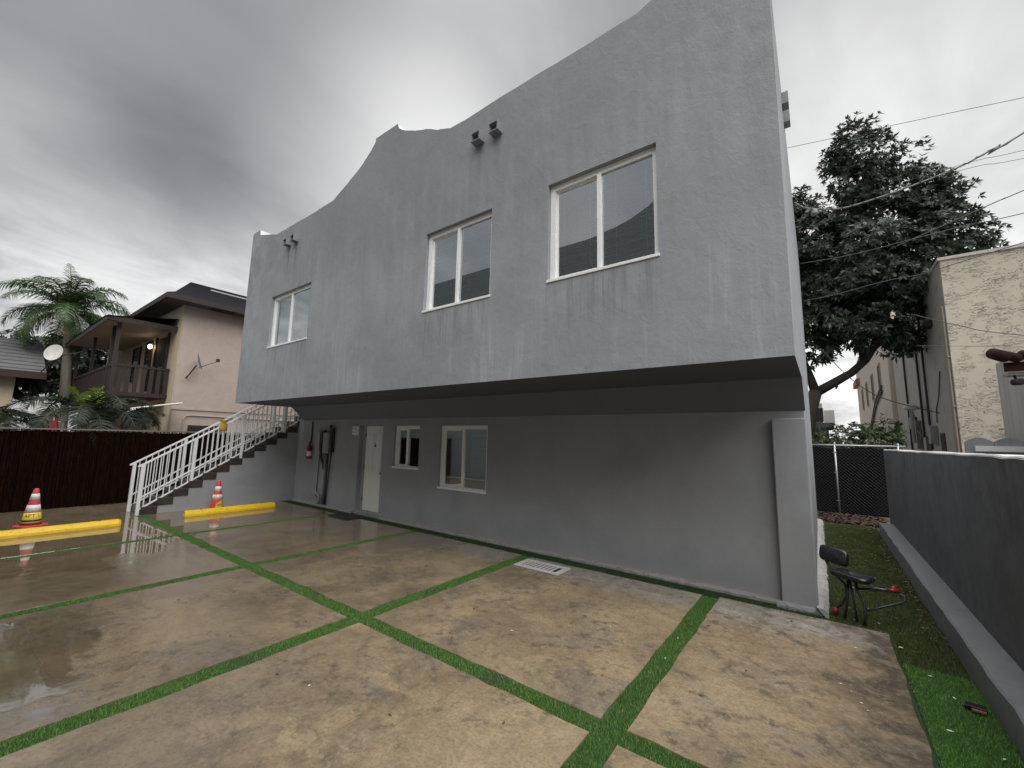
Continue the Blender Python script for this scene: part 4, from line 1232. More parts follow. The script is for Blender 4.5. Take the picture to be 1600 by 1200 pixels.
m = MB(); m.bar((BX1 - 0.05, BY + 0.04, 3.98), (BX1 - 0.05, HY, 3.98), 0.07, 0.06); m.build('handrail', 'brownwood', bal)
m = MB(); m.bar((BX0, BY + 0.04, 3.98), (BX1 - 0.05, BY + 0.04, 3.98), 0.07, 0.06); m.build('handrail', 'brownwood', bal)
for k in range(7):
    yk = BY + 0.16 + k * 0.20
    m = MB(); m.box(BX1 - 0.065, BX1 - 0.035, yk, yk + 0.115, 3.0, 4.04 + 0.03 * (k % 2)); m.build('picket', 'brownwood', bal)
pk = None
for k in range(26):
    xk = BX1 - 0.35 - k * 0.27
    if pk is None: m = MB(); m.box(xk, xk + 0.13, BY + 0.02, BY + 0.05, 3.0, 4.05); pk = m.build('picket', 'brownwood', bal); px0 = xk
    else: part_like(pk, (xk - px0, 0, 0))
# windows and door on the front
for x0, x1, z0, z1 in ((-21.6, -20.4, 3.9, 5.35), (-19.6, -18.75, 3.4, 5.4)):
    m = MB()
    m.box(x0, x1, HY - 0.05, HY - 0.002, z0, z0 + 0.07); m.box(x0, x1, HY - 0.05, HY - 0.002, z1 - 0.07, z1); m.box(x0, x0 + 0.08, HY - 0.05, HY - 0.002, z0 + 0.07, z1 - 0.07); m.box(x1 - 0.08, x1, HY - 0.05, HY - 0.002, z0 + 0.07, z1 - 0.07)
    wn_ = m.build('window', 'brownwood', hs)
    nn = 6
    for k in range(nn):
        za = z0 + 0.08 + (z1 - z0 - 0.16) * k / nn; zb = z0 + 0.06 + (z1 - z0 - 0.16) * (k + 1) / nn
        m = MB(); m.quad((x0 + 0.08, HY - 0.03, za), (x1 - 0.08, HY - 0.03, za), (x1 - 0.08, HY - 0.015, zb), (x0 + 0.08, HY - 0.015, zb)); m.build('pane', 'glass', wn_, fixn=False)
    m = MB(); m.box(x0 + 0.05, x1 - 0.05, HY - 0.008, HY - 0.003, z0 + 0.05, z1 - 0.05); m.build('backing', 'greymetal', wn_)
m = MB(); m.box(-18.1, -16.75, HY - 0.035, HY - 0.002, 3.12, 5.30); m.build('door', 'dark', hs)
m = MB(); m.box(-18.25, -18.12, HY - 0.06, HY - 0.002, 3.12, 5.42); m.build('door_frame', 'brownwood', hs)
m = MB(); m.box(-16.74, -16.64, HY - 0.06, HY - 0.002, 3.12, 5.42); m.build('door_frame', 'brownwood', hs)
lm = empty('porch_lamp', (-18.45, HY - 0.15, 4.95), 'lit globe lamp under the balcony canopy of the pinkish house', 'lamp')
m = MB(); m.lathe([(0.02, 0.05), (0.06, 0.08), (0.075, 0.13), (0.06, 0.18), (0.03, 0.21)], (-18.45, HY - 0.16, 4.95), 14); m.build('globe', 'bulb', lm, smooth=True)
m = MB(); m.box(-18.5, -18.4, HY - 0.17, HY - 0.003, 5.18, 5.22); m.build('bracket', 'darkmetal', lm)
# ground floor openings on the side wall
m = MB(); m.box(HX + 0.001, HX + 0.02, -1.1, -0.1, 1.0, 2.08); wn_ = m.build('window', 'brownwood', hs)
m = MB(); m.box(HX + 0.021, HX + 0.026, -1.02, -0.18, 1.08, 2.0); m.build('pane', 'dark', wn_)
m = MB(); m.tube([(HX + 0.03, -1.25, 1.2), (HX + 0.03, -1.25, 2.30), (HX + 0.03, -1.18, 2.40), (HX + 0.03, -1.05, 2.42), (HX + 0.03, 2.5, 2.38)], 0.018, 6); m.build('conduit', 'pinkwall', hs)


def dish(c, face, rad_, label, mast, arm):
    d = empty('satellite_dish', mast[0], label, 'satellite dish')
    c, face = Vector(c), Vector(face).normalized()
    a = face.cross(Vector((0, 0, 1))).normalized(); b = a.cross(face)
    m = MB(); n = 20; vs = [c - face * 0.06]
    for rr in (0.5, 1.0):
        for k in range(n):
            t = 2 * math.pi * k / n
            vs.append(c + (a * math.cos(t) * 0.9 + b * math.sin(t)) * rad_ * rr - face * 0.06 * (1 - rr * rr))
    fs = [(0, 1 + k, 1 + (k + 1) % n) for k in range(n)] + [(1 + k, 1 + n + k, 1 + n + (k + 1) % n, 1 + (k + 1) % n) for k in range(n)]
    m.add(vs, fs); m.build('reflector', 'greymetal' if rad_ < 0.32 else 'offwhite', d, smooth=True, fixn=False)
    m = MB(); m.tube(mast, 0.022, 6); m.build('mast', 'darkmetal', d)
    m = MB(); m.tube(arm, 0.014, 6); ar = m.build('feed_arm', 'darkmetal', d)
    e = Vector(arm[-1]); m = MB(); m.box(e.x - 0.04, e.x + 0.04, e.y - 0.05, e.y + 0.05, e.z - 0.02, e.z + 0.09); m.build('feed_horn', 'darkmetal', ar)
    return d


dish((-15.12, -1.08, 4.30), (0.25, 0.85, 0.25), 0.31, 'grey satellite dish on the side wall of the pinkish house', [(HX, -1.32, 3.72), (-15.3, -1.30, 3.80), (-15.18, -1.15, 4.15)], [(-15.16, -1.08, 4.08), (-15.12, -0.55, 4.38)])

# awning over the house's lower front corner
aw = empty('awning', (-15.2, -2.6, 1.9), 'curved translucent awning sheet on white frame below the wooden balcony', 'awning')
m = MB(); n = 10; vs = []
for k in range(n + 1):
    t = k / n
    for xx_ in (-14.1, -15.45): vs.append((xx_, -1.7 - 2.0 * t, 2.72 - 0.75 * t ** 1.8))
m.add(vs, [(2 * k, 2 * k + 1, 2 * k + 3, 2 * k + 2) for k in range(n)]); m.build('sheet', 'greymetal', aw, fixn=False)
for xx_ in (-14.1, -14.75, -15.4):
    m = MB(); m.tube([(xx_, -1.7, 2.75), (xx_, -2.7, 2.54), (xx_, -3.7, 1.98)], 0.022, 6); m.build('rib', 'white', aw)
m = MB(); m.tube([(-14.1, -3.7, 1.98), (-14.1, -3.7, 0.0)], 0.025, 6); m.build('post', 'white', aw)
m = MB(); m.tube([(-15.4, -3.7, 1.98), (-15.4, -3.7, 0.0)], 0.025, 6); m.build('post', 'white', aw)

# pink canopy, hoop, folded red parasol behind the reed fence
pc = empty('pink_canopy', (-17, -4.6, 0), 'faded pink cloth canopy beyond the reed fence', 'canopy')
m = MB(); n = 8; vs = []
for i in range(n + 1):
    for j in range(n + 1):
        vs.append((-17.6 + 1.4 * i / n, -5.2 + 1.2 * j / n, 2.05 + 0.36 * (1 - (j / n)) + 0.03 * math.sin(i * 1.3 + j)))
m.add(vs, [(i * (n + 1) + j, i * (n + 1) + j + 1, (i + 1) * (n + 1) + j + 1, (i + 1) * (n + 1) + j) for i in range(n) for j in range(n)]); m.build('cloth', 'pinkcloth', pc, fixn=False, smooth=True)
for xx_, yy in ((-17.6, -5.2), (-16.2, -5.2), (-17.6, -4.0), (-16.2, -4.0)): m = MB(); m.tube([(xx_, yy, 0), (xx_, yy, 2.38 if yy < -5 else 2.03)], 0.02, 6); m.build('pole', 'galv', pc)
hp = empty('basketball_hoop', (-16.0, -4.42, 0), 'small basketball hoop with white backboard beyond the reed fence', 'basketball hoop')
m = MB(); m.tube([(-16.0, -4.42, 0), (-16.0, -4.42, 2.35)], 0.045, 8); m.build('pole', 'blackrubber', hp)
m = MB(); m.box(-15.96, -15.93, -4.70, -4.14, 2.25, 2.62); m.build('backboard', 'paper', hp, bevel=0.01)
m = MB(); m.tube([(-15.80 + 0.13 * math.cos(t), -4.42 + 0.13 * math.sin(t), 2.33) for t in np.linspace(0, 6.28, 13)], 0.008, 5); rm_ = m.build('rim', 'rust', hp)
m = MB()
for t in np.linspace(0, 6.28, 9)[:-1]:
    m.tube([(-15.80 + 0.13 * math.cos(t), -4.42 + 0.13 * math.sin(t), 2.33), (-15.80 + 0.08 * math.cos(t + 0.5), -4.42 + 0.08 * math.sin(t + 0.5), 2.10)], 0.006, 4)
m.build('net', 'paper', rm_)
rp = empty('parasol', (-15.4, -4.30, 0), 'folded bright red parasol standing beyond the reed fence', 'parasol')
m = MB(); m.lathe([(0.10, 1.2), (0.15, 1.45), (0.13, 1.85), (0.09, 2.08), (0.02, 2.2)], (-15.4, -4.30, 0), 10)
for i, v in enumerate(m.v): m.v[i] = (v[0] + (0.025 if i % 2 else -0.02) * (v[0] + 15.4) / 0.12, v[1] + (0.03 if i % 2 else -0.02) * (v[1] + 4.3) / 0.12, v[2])
m.build('canopy', 'red', rp)
m = MB(); m.tube([(-15.4, -4.3, 0), (-15.4, -4.3, 2.25)], 0.02, 6); m.build('pole', 'galv', rp)

# grey-roofed house at the far left
gh = empty('house', (-25, -9, 0), 'low house with grey shingle roof at the left edge beyond the palms', 'house')
m = MB(); m.box(-29, -22.2, -16, -4.75, 0, 3.9); m.build('wall', 'creamwall', gh)
m = MB(); m.quad((-21.6, -16, 3.98), (-21.6, -4.05, 3.98), (-25.2, -4.05, 5.6), (-25.2, -16, 5.6)); m.quad((-28.8, -16, 3.98), (-25.2, -16, 5.6), (-25.2, -4.05, 5.6), (-28.8, -4.05, 3.98))
gr_ = m.build('roof', 'greyshingle', gh, fixn=False)
m = MB(); m.box(-21.63, -21.57, -16, -4.03, 3.72, 3.97); m.build('fascia', 'rustdark', gh)
m = MB(); m.quad((-21.6, -4.06, 3.9), (-28.8, -4.06, 3.9), (-25.2, -4.06, 5.5)); m.build('gable', 'brownwood', gh, fixn=False)
for k in range(9):
    t = (k + 0.5) / 9
    xa, za = -21.6 - 3.6 * t, 3.98 + 1.62 * t
    m = MB(); m.bar((xa, -16, za + 0.008), (xa, -4.05, za + 0.008), 0.05, 0.03); m.build('shingle_course', 'greyshingle', gr_)
dish((-21.2, -4.0, 4.75), (0.75, -0.65, 0.25), 0.33, 'white oval satellite dish beside the grey shingle roof', [(-21.6, -4.2, 4.0), (-21.4, -3.95, 4.4), (-21.3, -3.95, 4.7)], [(-21.25, -3.9, 4.6), (-20.9, -3.2, 4.9)])


# ================================================================== palms
def frond(V, F, base, az, el0, length, droop, nl, ll, w_, rachis=None, twist=0.0, hang=0.35):
    base = np.array(base)
    n = 14
    pts = [base.copy()]; el = el0
    p = base.copy(); step = length / n
    for i in range(n):
        d = np.array([math.cos(az) * math.cos(el), math.sin(az) * math.cos(el), math.sin(el)])
        p = p + d * step; pts.append(p.copy())
        el -= droop / n * (0.5 + i / n)
    pts = np.array(pts)
    if rachis is not None: rachis.append(pts)
    side = np.array([-math.sin(az), math.cos(az), 0.0])
    for j in range(nl):
        t = 0.10 + 0.90 * (j + random.random() * 0.5) / nl
        f = t * n; i = min(int(f), n - 1); q = pts[i] + (pts[i + 1] - pts[i]) * (f - i)
        tg = pts[i + 1] - pts[i]; tg /= np.linalg.norm(tg)
        L = ll * (math.sin(math.pi * min(1, 0.12 + t * 0.86)) ** 0.6) * random.uniform(0.85, 1.1)
        for s in (-1, 1):
            upn = np.cross(side, tg) * (-1 if np.cross(side, tg)[2] < 0 else 1)
            d = side * s * 0.85 + tg * 0.55 + upn * random.uniform(-0.15, 0.45)
            d /= np.linalg.norm(d)
            tip = q + d * L + np.array([0, 0, -L * hang * random.uniform(0.5, 1.3)])
            mid = q + d * L * 0.55 + np.array([0, 0, -L * hang * 0.18])
            wv = tg * w_
            b = len(V)
            V += [q - wv * 0.5, q + wv * 0.5, mid + wv * 0.6, mid - wv * 0.6, tip]
            F += [(b, b + 1, b + 2), (b, b + 2, b + 3), (b + 3, b + 2, b + 4)]


def palm(name, loc, th, specs, label, trunk_r=(0.24, 0.16), lean=(0, 0)):
    o = empty(name, loc, label, 'palm')
    x, y, z = loc
    m = MB(); K = 14
    pts = [(x + lean[0] * (k / K) ** 2, y + lean[1] * (k / K) ** 2, z + th * k / K) for k in range(K + 1)]
    m.tube(pts, [trunk_r[0] * (1 + 0.25 * (1 - k / K) ** 4) * (1 - k / K) + trunk_r[1] * (k / K) + (0.008 if k % 2 else 0) for k in range(K + 1)], 12)
    m.build('trunk', 'palmtrunk', o, smooth=True)
    head = pts[-1]
    for mat, fl in specs:
        V, F = [], []; ra = []
        for (az, el, L, dr, nl, ll) in fl:
            frond(V, F, head, R(az), R(el), L, R(dr), nl, ll, 0.022 if nl < 60 else 0.026, ra, hang=0.35 if nl < 60 else 0.6)
        cr = np_mesh('crown' if mat != 'palmdry' else 'dry_fronds', np.array(V), np.array(F), mat, o)
        m = MB()
        for p_ in ra: m.tube([tuple(q) for q in p_], [0.028 * (1 - i / len(p_)) + 0.006 for i in range(len(p_))], 5, cap=False)
        m.build('stalks', mat, cr)
    return o


fr = []
for k in range(24):
    az = k * 137.5 + random.uniform(-12, 12)
    el = 78 - k * 4.4 + random.uniform(-6, 6)
    fr.append((az, el, random.uniform(2.3, 2.8), random.uniform(105, 150), 84, 0.62))
fr.append((200, 86, 2.3, 25, 40, 0.45))
dry = [(60, -18, 1.9, 60, 34, 0.5), (300, -25, 2.0, 55, 34, 0.5), (350, -30, 1.7, 50, 30, 0.5)]
palm('royal_palm', (-24.0, -3.15, 0), 7.0, [('palmleaf', fr), ('palmdry', dry)], 'tall royal palm with grey trunk rising behind the pinkish house', (0.21, 0.14), (0, -0.35))
fr = []
for k in range(15):
    fr.append((k * 137.5 + 20, 52 - k * 3.2 + random.uniform(-8, 8), random.uniform(1.4, 1.9), random.uniform(110, 165), 58, 0.42))
lt = [(80, 80, 0.8, 30, 18, 0.32), (20, 74, 0.75, 30, 18, 0.3), (300, 68, 0.85, 40, 18, 0.32), (140, 66, 0.75, 35, 18, 0.3)]
palm('feather_palm', (-13.7, -3.9, 0), 2.3, [('palmdark', fr), ('palmlight', lt)], 'dark drooping feather palm leaning over the reed fence', (0.13, 0.10))
fr = []
for k in range(12): fr.append((k * 137.5, 45 - k * 3, random.uniform(1.1, 1.5), random.uniform(110, 160), 54, 0.36))
palm('feather_palm', (-14.2, -5.5, 0), 2.05, [('palmdark', fr)], 'dark low feather palm at the left edge behind the reed fence', (0.12, 0.09))
fr = []
for k in range(10): fr.append((k * 137.5 + 50, 45 - k * 3, random.uniform(1.0, 1.3), random.uniform(110, 160), 54, 0.34))
palm('feather_palm', (-14.3, -2.95, 0), 2.25, [('palmdark', fr)], 'dark feather palm spreading below the balcony behind the reed fence', (0.12, 0.09))


# ================================================================== broad-leaved crowns
def crown(name, lobes, per_m3, leaf, mat, parent, rosette=7, flat=0.45, shell=0.35, gap=None):
    """rosettes of leaves spread through ellipsoid lobes"""
    C = []
    for (cx, cy, cz, rx, ry, rz) in lobes:
        n = int(4.19 * rx * ry * rz * per_m3)
        d = RNG.normal(size=(n, 3)); d /= np.linalg.norm(d, axis=1)[:, None]
        r = RNG.uniform(shell, 1.0, n) ** 0.5
        wob = 1 + 0.22 * np.sin(d[:, 0] * 5 + cx * 3) * np.sin(d[:, 1] * 4 + cz * 2) + 0.15 * np.sin(d[:, 2] * 9 + cy)
        p = np.stack([cx + d[:, 0] * r * rx * wob, cy + d[:, 1] * r * ry * wob, cz + d[:, 2] * r * rz * wob], 1)
        C.append(np.concatenate([p, d], 1))
    C = np.concatenate(C)
    if gap is not None:
        q = C[:, :3]
        f = np.sin(q[:, 0] * 3.1 + q[:, 2] * 1.7) * np.sin(q[:, 2] * 3.7 - q[:, 1] * 2.3) + 0.7 * np.sin(q[:, 0] * 6.7 - q[:, 2] * 5.1 + 1.0) * np.sin(q[:, 1] * 5.3 + q[:, 2] * 4.1)
        C = C[f + RNG.normal(scale=0.15, size=len(f)) > -gap]
    n = len(C)
    P, D = C[:, :3], C[:, 3:]
    ax = D + np.array([0, 0, 0.5]) + RNG.normal(scale=0.35, size=(n, 3)); ax /= np.linalg.norm(ax, axis=1)[:, None]
    t = np.cross(ax, np.array([0.3, 0.5, 0.8])); t /= np.linalg.norm(t, axis=1)[:, None]
    b = np.cross(ax, t)
    Vs = []
    for k in range(rosette):
        a = 2 * np.pi * k / rosette + RNG.uniform(-0.4, 0.4, n)
        L = leaf * RNG.uniform(0.6, 1.2, n)
        dr = t * np.cos(a)[:, None] + b * np.sin(a)[:, None]
        out = dr * (1 - flat * RNG.uniform(0, 1, n)[:, None]) + ax * RNG.uniform(0.0, 0.9, n)[:, None]
        out /= np.linalg.norm(out, axis=1)[:, None]
        sd = np.cross(out, ax); sd /= (np.linalg.norm(sd, axis=1)[:, None] + 1e-6)
        tip = P + out * L[:, None] - np.array([0, 0, 1.0]) * (L * 0.18)[:, None]
        md = P + out * (L * 0.5)[:, None]
        wv = sd * (L * 0.19)[:, None]
        Vs.append(np.stack([P, md + wv, tip, md - wv], 1))
    V = np.concatenate(Vs, 0).reshape(-1, 3)
    return np_mesh(name, V, np.arange(len(V)).reshape(-1, 4), mat, parent)


tr = empty('tree', (1.75, 11.9, 0), 'large dark broad-leaved tree towering behind the screened fence', 'tree')
lobes = [(3.6, 12.2, 8.0, 2.1, 2.0, 2.0), (3.85, 12.0, 11.2, 1.05, 1.1, 2.1), (2.3, 12.2, 9.3, 1.1, 1.4, 1.6), (5.1, 12.0, 9.9, 0.85, 1.0, 1.7), (5.75, 12.0, 9.3, 0.8, 0.9, 1.2), (6.0, 12.1, 8.1, 0.95, 1.0, 0.85),
         (4.9, 12.0, 7.2, 1.3, 1.3, 1.1), (2.5, 12.0, 6.4, 1.2, 1.4, 1.2), (3.7, 11.8, 5.9, 1.2, 1.2, 1.0), (4.4, 12.0, 5.3, 0.6, 0.8, 0.6), (0.8, 12.2, 8.0, 1.8, 1.8, 2.2), (1.9, 11.9, 10.4, 0.6, 0.8, 0.9), (2.2, 11.7, 5.1, 0.7, 0.8, 0.5), (5.9, 11.9, 7.1, 0.5, 0.6, 0.3), (3.3, 12.0, 12.1, 0.5, 0.6, 0.8)]
crown('crown', lobes, 150, 0.185, 'leaf', tr, 8, shell=0.12, gap=0.42)
m = MB()
m.tube([(1.55, 11.9, 0), (1.62, 11.9, 1.5), (1.85, 11.9, 3.0), (2.1, 11.9, 3.75)], [0.34, 0.27, 0.24, 0.20], 10); tk = m.build('trunk', 'bark', tr, smooth=True)
for pts, r_ in (([(2.05, 11.9, 3.65), (2.5, 11.9, 3.92), (3.1, 11.9, 4.30), (3.5, 11.9, 4.70), (3.9, 11.95, 5.4), (4.3, 12, 6.6)], [0.17, 0.15, 0.13, 0.12, 0.10, 0.05]), ([(2.08, 11.9, 3.7), (1.95, 11.9, 4.3), (1.75, 11.95, 5.0), (1.6, 12, 6.5)], [0.15, 0.12, 0.11, 0.06]),
               ([(3.45, 11.9, 4.65), (3.4, 11.9, 5.3), (3.5, 12, 6.8), (3.8, 12, 9.5), (3.9, 12, 11.5)], [0.11, 0.10, 0.10, 0.07, 0.03]), ([(3.9, 11.95, 5.4), (4.6, 12, 6.3), (5.3, 12, 7.6), (5.8, 12, 8.3)], [0.08, 0.07, 0.05, 0.03]), ([(3.6, 12, 7.2), (4.4, 12, 8.4), (5.1, 12, 9.9)], [0.08, 0.06, 0.03]), ([(3.45, 12, 6.5), (2.8, 12.1, 7.8), (2.3, 12.1, 9.2)], [0.08, 0.06, 0.03])):
    m = MB(); m.tube(pts, r_, 8); m.build('branch', 'bark', tr, smooth=True)
m = MB(); m.tube([(2.62, 11.9, 4.0), (2.68, 11.85, 3.86), (2.66, 11.82, 3.78)], [0.05, 0.045, 0.03], 6); m.build('branch_stub', 'bark', tr)

hedge = [((2.35, 9.7, 1.55, 0.75, 0.6, 0.75), 'leafy green bush behind the left half of the screened fence'), ((3.35, 9.8, 1.75, 0.7, 0.6, 0.85), 'taller leafy green bush behind the fence end near the boundary wall'), ((1.3, 9.8, 1.6, 0.8, 0.6, 0.8), 'green bush behind the fence, half hidden by the grey building')]
for (a, lab) in hedge:
    b = empty('bush', (a[0], a[1], 0), lab, 'bush', 'bushes behind the screened fence')
    crown('foliage', [a, (a[0] + 0.3, a[1], a[2] + 0.5, 0.3, 0.3, 0.5), (a[0] - 0.35, a[1], a[2] + 0.45, 0.25, 0.3, 0.4)], 300, 0.13, 'bush', b, 6)
    m = MB(); m.tube([(a[0], a[1], 0), (a[0] + 0.05, a[1], 1.4)], [0.05, 0.02], 6); m.build('stem', 'bark', b)
# trees behind the left houses
for (lb, lx, ly, lab) in (([(-29, -3.0, 5.2, 2.0, 2.2, 1.6), (-28.5, -1.0, 4.6, 1.6, 1.8, 1.5), (-29, 0.8, 4.8, 1.6, 1.6, 1.4), (-28, -4.6, 4.4, 1.2, 1.4, 1.3)], -29, -1.5, 'dense dark tree standing behind the royal palm trunk'),
                          ([(-36, -8.2, 7.6, 1.6, 1.8, 1.4)], -36, -8.2, 'distant tree showing at the left edge above the grey roof'),
                          ([(-33, 2.5, 5.0, 2.4, 2.6, 1.8)], -33, 2.5, 'distant tree half hidden behind the balcony of the pinkish house')):
    t_ = empty('tree', (lx, ly, 0), lab, 'tree', 'trees behind the left houses')
    crown('crown', lb, 26, 0.34, 'leaf', t_, 7)
    m = MB(); m.tube([(lx, ly, 0), (lx, ly + 0.1, lb[0][2])], [0.25, 0.1], 8); m.build('trunk', 'bark', t_)

# ================================================================== neighbours on the right
def rough_stucco(name, col):
    m, g, b = new_mat(name)
    pos = g.n('ShaderNodeNewGeometry').outputs['Position']
    a = g.noise(g.scaled(pos, (3.6, 3.6, 11.0)), 1.35, 6, 0.62, 1.2)
    rid = g.m('ABSOLUTE', g.m('SUBTRACT', a, 0.5))
    cr = g.rng(rid, 0.0, 0.022, 1.0, 0.0)
    msk = g.rng(g.noise(pos, 3.2, 3, 0.6), 0.42, 0.58)
    big = g.noise(pos, 0.7, 4, 0.6)
    c = g.mix(g.rng(big, 0.3, 0.7), tuple(v * 0.88 for v in col), tuple(v * 1.08 for v in col))
    g.put(b.inputs['Base Color'], c)
    c = g.mix(g.m('MULTIPLY', g.m('MULTIPLY', cr, msk), 0.2), c, tuple(v * 0.55 for v in col))
    g.put(b.inputs['Base Color'], c)
    b.inputs['Roughness'].default_value = 0.85
    h = g.m('ADD', g.m('MULTIPLY', g.m('MULTIPLY', cr, msk), -1.0), g.m('MULTIPLY', g.noise(pos, 30, 4, 0.65), 0.25))
    g.put(b.inputs['Normal'], g.bump(h, 0.85, 0.035))
    return m


MT['roughcream'] = rough_stucco('cream_dashed_stucco', (0.50, 0.455, 0.375))
MT['palewall'] = simple('weathered_pale_wall', (0.40, 0.39, 0.36), 0.85, 0.25, 1.2, 0.6, 14, streak=0.25, dirt=0.5, dirtcol=(0.16, 0.15, 0.14))
MT['farcream'] = simple('far_cream_wall', (0.55, 0.49, 0.42), 0.85, 0.15, 1.6, 0.4, 12, streak=0.35)

nb = empty('neighbour_building', (8, 14, 0), 'cream building with coarse rough stucco beyond the boundary wall', 'building')
NX, NY, NZ = 5.0, 9.3, 6.83
m = MB(); m.box(NX + 0.01, 14, NY, NY + 0.02, 0, NZ); m.build('front_wall', 'roughcream', nb)
m = MB(); m.box(NX, 13.9, NY + 0.021, 19.6, 0, NZ - 0.004); m.build('side_wall', 'palewall', nb)
m = MB(); m.box(NX - 0.04, 14.05, NY - 0.04, 19.65, NZ + 0.001, NZ + 0.08); m.build('coping', 'offwhite', nb)
for k, (dy_, r_, mt_) in enumerate(((0.06, 0.022, 'eave'), (0.14, 0.030, 'eave'), (0.25, 0.020, 'eave'))):
    m = MB(); m.tube([(NX - 0.035, NY + dy_, 0), (NX - 0.035, NY + dy_, 5.6 - k * 0.4)], r_, 6); pp = m.build('wall_pipe', mt_, nb)
    for zz_ in (1.5, 2.9, 4.2): m = MB(); m.box(NX - 0.05, NX - 0.001, NY + dy_ - 0.05, NY + dy_ + 0.05, zz_, zz_ + 0.03); m.build('clip', 'eave', pp)
for dy_, zz0, zz1 in ((12.55, 1.8, 6.4), (13.6, 2.2, 6.0), (16.3, 0.2, 6.6)): m = MB(); m.tube([(NX - 0.05, dy_, zz0), (NX - 0.05, dy_, zz1)], 0.035, 6); m.build('wall_pipe', 'darkmetal', nb)
for wy, z0, z1, ww in ((10.9, 1.0, 2.28, 0.55), (12.9, 0.4, 2.25, 0.8)):
    m = MB(); m.box(NX - 0.02, NX - 0.001, wy, wy + ww, z0, z1); wn_ = m.build('window', 'darkmetal', nb)
    m = MB(); m.box(NX - 0.026, NX - 0.0205, wy + 0.05, wy + ww - 0.05, z0 + 0.05, z1 - 0.05); m.build('pane', 'dark', wn_)
for c_, hy, hz, mt_ in (((12.05, 2.25), 0.20, 0.28, 'greymetal'), ((14.6, 2.3), 0.28, 0.5, 'greymetal'), ((15.3, 2.75), 0.25, 0.22, 'darkmetal'), ((11.95, 6.02), 0.22, 0.10, 'dark'), ((11.05, 5.50), 0.20, 0.10, 'dark'), ((14.5, 5.2), 0.15, 0.1, 'dark')):
    m = MB(); m.box(NX - 0.16, NX - 0.001, c_[0] - hy, c_[0] + hy, c_[1] - hz, c_[1] + hz); m.build('wall_box', mt_, nb, bevel=0.01)
m = MB(); m.lathe([(0.05, 0), (0.05, 1.1), (0.2, 1.12), (0.2, 1.22), (0.08, 1.3)], (NX - 0.35, 13.3, 2.0), 10); m.build('vent_pipe', 'coping', nb, smooth=True)
m = MB(); m.tube([(NX - 0.05, 15.8, 3.4), (NX - 0.10, 14.9, 3.1), (NX - 0.12, 14.2, 2.4), (NX - 0.06, 13.7, 2.2)], 0.022, 6); m.build('wall_cable', 'cabledark', nb)
m = MB(); m.tube([(NX - 0.03, 11.6, 2.6), (NX - 0.03, 11.45, 3.0), (NX - 0.03, 11.0, 3.3), (NX - 0.03, 10.7, 3.7), (NX - 0.03, 10.5, 4.0)], 0.015, 6); m.build('wall_cable', 'cabledark', nb)
m = MB(); x0, x1, z0, z1 = 5.85, 6.75, 1.15, 2.28
m.box(x0, x1, NY - 0.05, NY - 0.001, z1 - 0.07, z1); m.box(x0, x1, NY - 0.05, NY - 0.001, z0, z0 + 0.07); m.box(x0, x0 + 0.07, NY - 0.05, NY - 0.001, z0 + 0.07, z1 - 0.07); m.box(x1 - 0.07, x1, NY - 0.05, NY - 0.001, z0 + 0.07, z1 - 0.07)
wn_ = m.build('window', 'frame', nb)
m = MB(); m.box(x0 + 0.07, x1 - 0.07, NY - 0.03, NY - 0.002, z0 + 0.07, z1 - 0.07); m.build('pane', 'greymetal', wn_)
m = MB(); m.bar((x0 - 0.2, NY - 0.12, z1 + 0.05), (x1 + 0.2, NY - 0.12, z1 + 0.05), 0.025, 0.025); m.build('curtain_bar', 'darkmetal', nb)

fb = empty('far_building', (8, 30, 0), 'taller cream building with terracotta trim receding behind the rough stucco building', 'building')
m = MB(); m.box(4.85, 13, 19.9, 41, 0, 8.6); m.build('wall', 'farcream', fb)
m = MB(); m.box(4.60, 4.849, 37.5, 41.4, 6.9, 7.35); m.build('trim', 'rust', fb)
m = MB(); m.box(4.78, 13.1, 19.9, 41.1, 8.601, 8.75); m.build('coping', 'rust', fb)
for yy in (23, 27, 31, 35):
    m = MB(); m.box(4.80, 4.849, yy, yy + 1.0, 4.6, 6.3); wn_ = m.build('window', 'eave', fb)
    m = MB(); m.box(4.79, 4.799, yy + 0.1, yy + 0.9, 4.7, 6.2); m.build('pane', 'dark', wn_)
for zz_ in (5.2, 4.95): m = MB(); m.tube([(4.78, 22.5, zz_ - 0.2), (4.78, 26.0, zz_ - 0.7), (4.78, 30.0, zz_ - 1.9), (4.78, 34.0, zz_ - 2.1)], 0.05, 6); m.build('drain_pipe', 'darkmetal', fb)

gb = empty('far_house', (1.2, 21, 0), 'small grey flat-roofed house seen beyond the bushes', 'house')
m = MB(); m.box(-2, 2.45, 20.5, 24, 0, 2.75); m.build('wall', 'greymetal', gb)
m = MB(); m.box(-2.2, 2.68, 20.2, 24.2, 2.751, 3.0); m.build('roof', 'greyshingle', gb)
m = MB(); m.box(-1.5, 2.25, 21.0, 24, 3.001, 4.05); up_ = m.build('upper_wall', 'offwhite', gb)
m = MB(); m.box(1.5, 2.28, 20.95, 20.999, 3.1, 3.8); m.build('window', 'darkmetal', up_)
m = MB(); m.box(2.3, 2.75, 22, 24, 3.001, 3.75); m.build('roof_box', 'coping', gb)

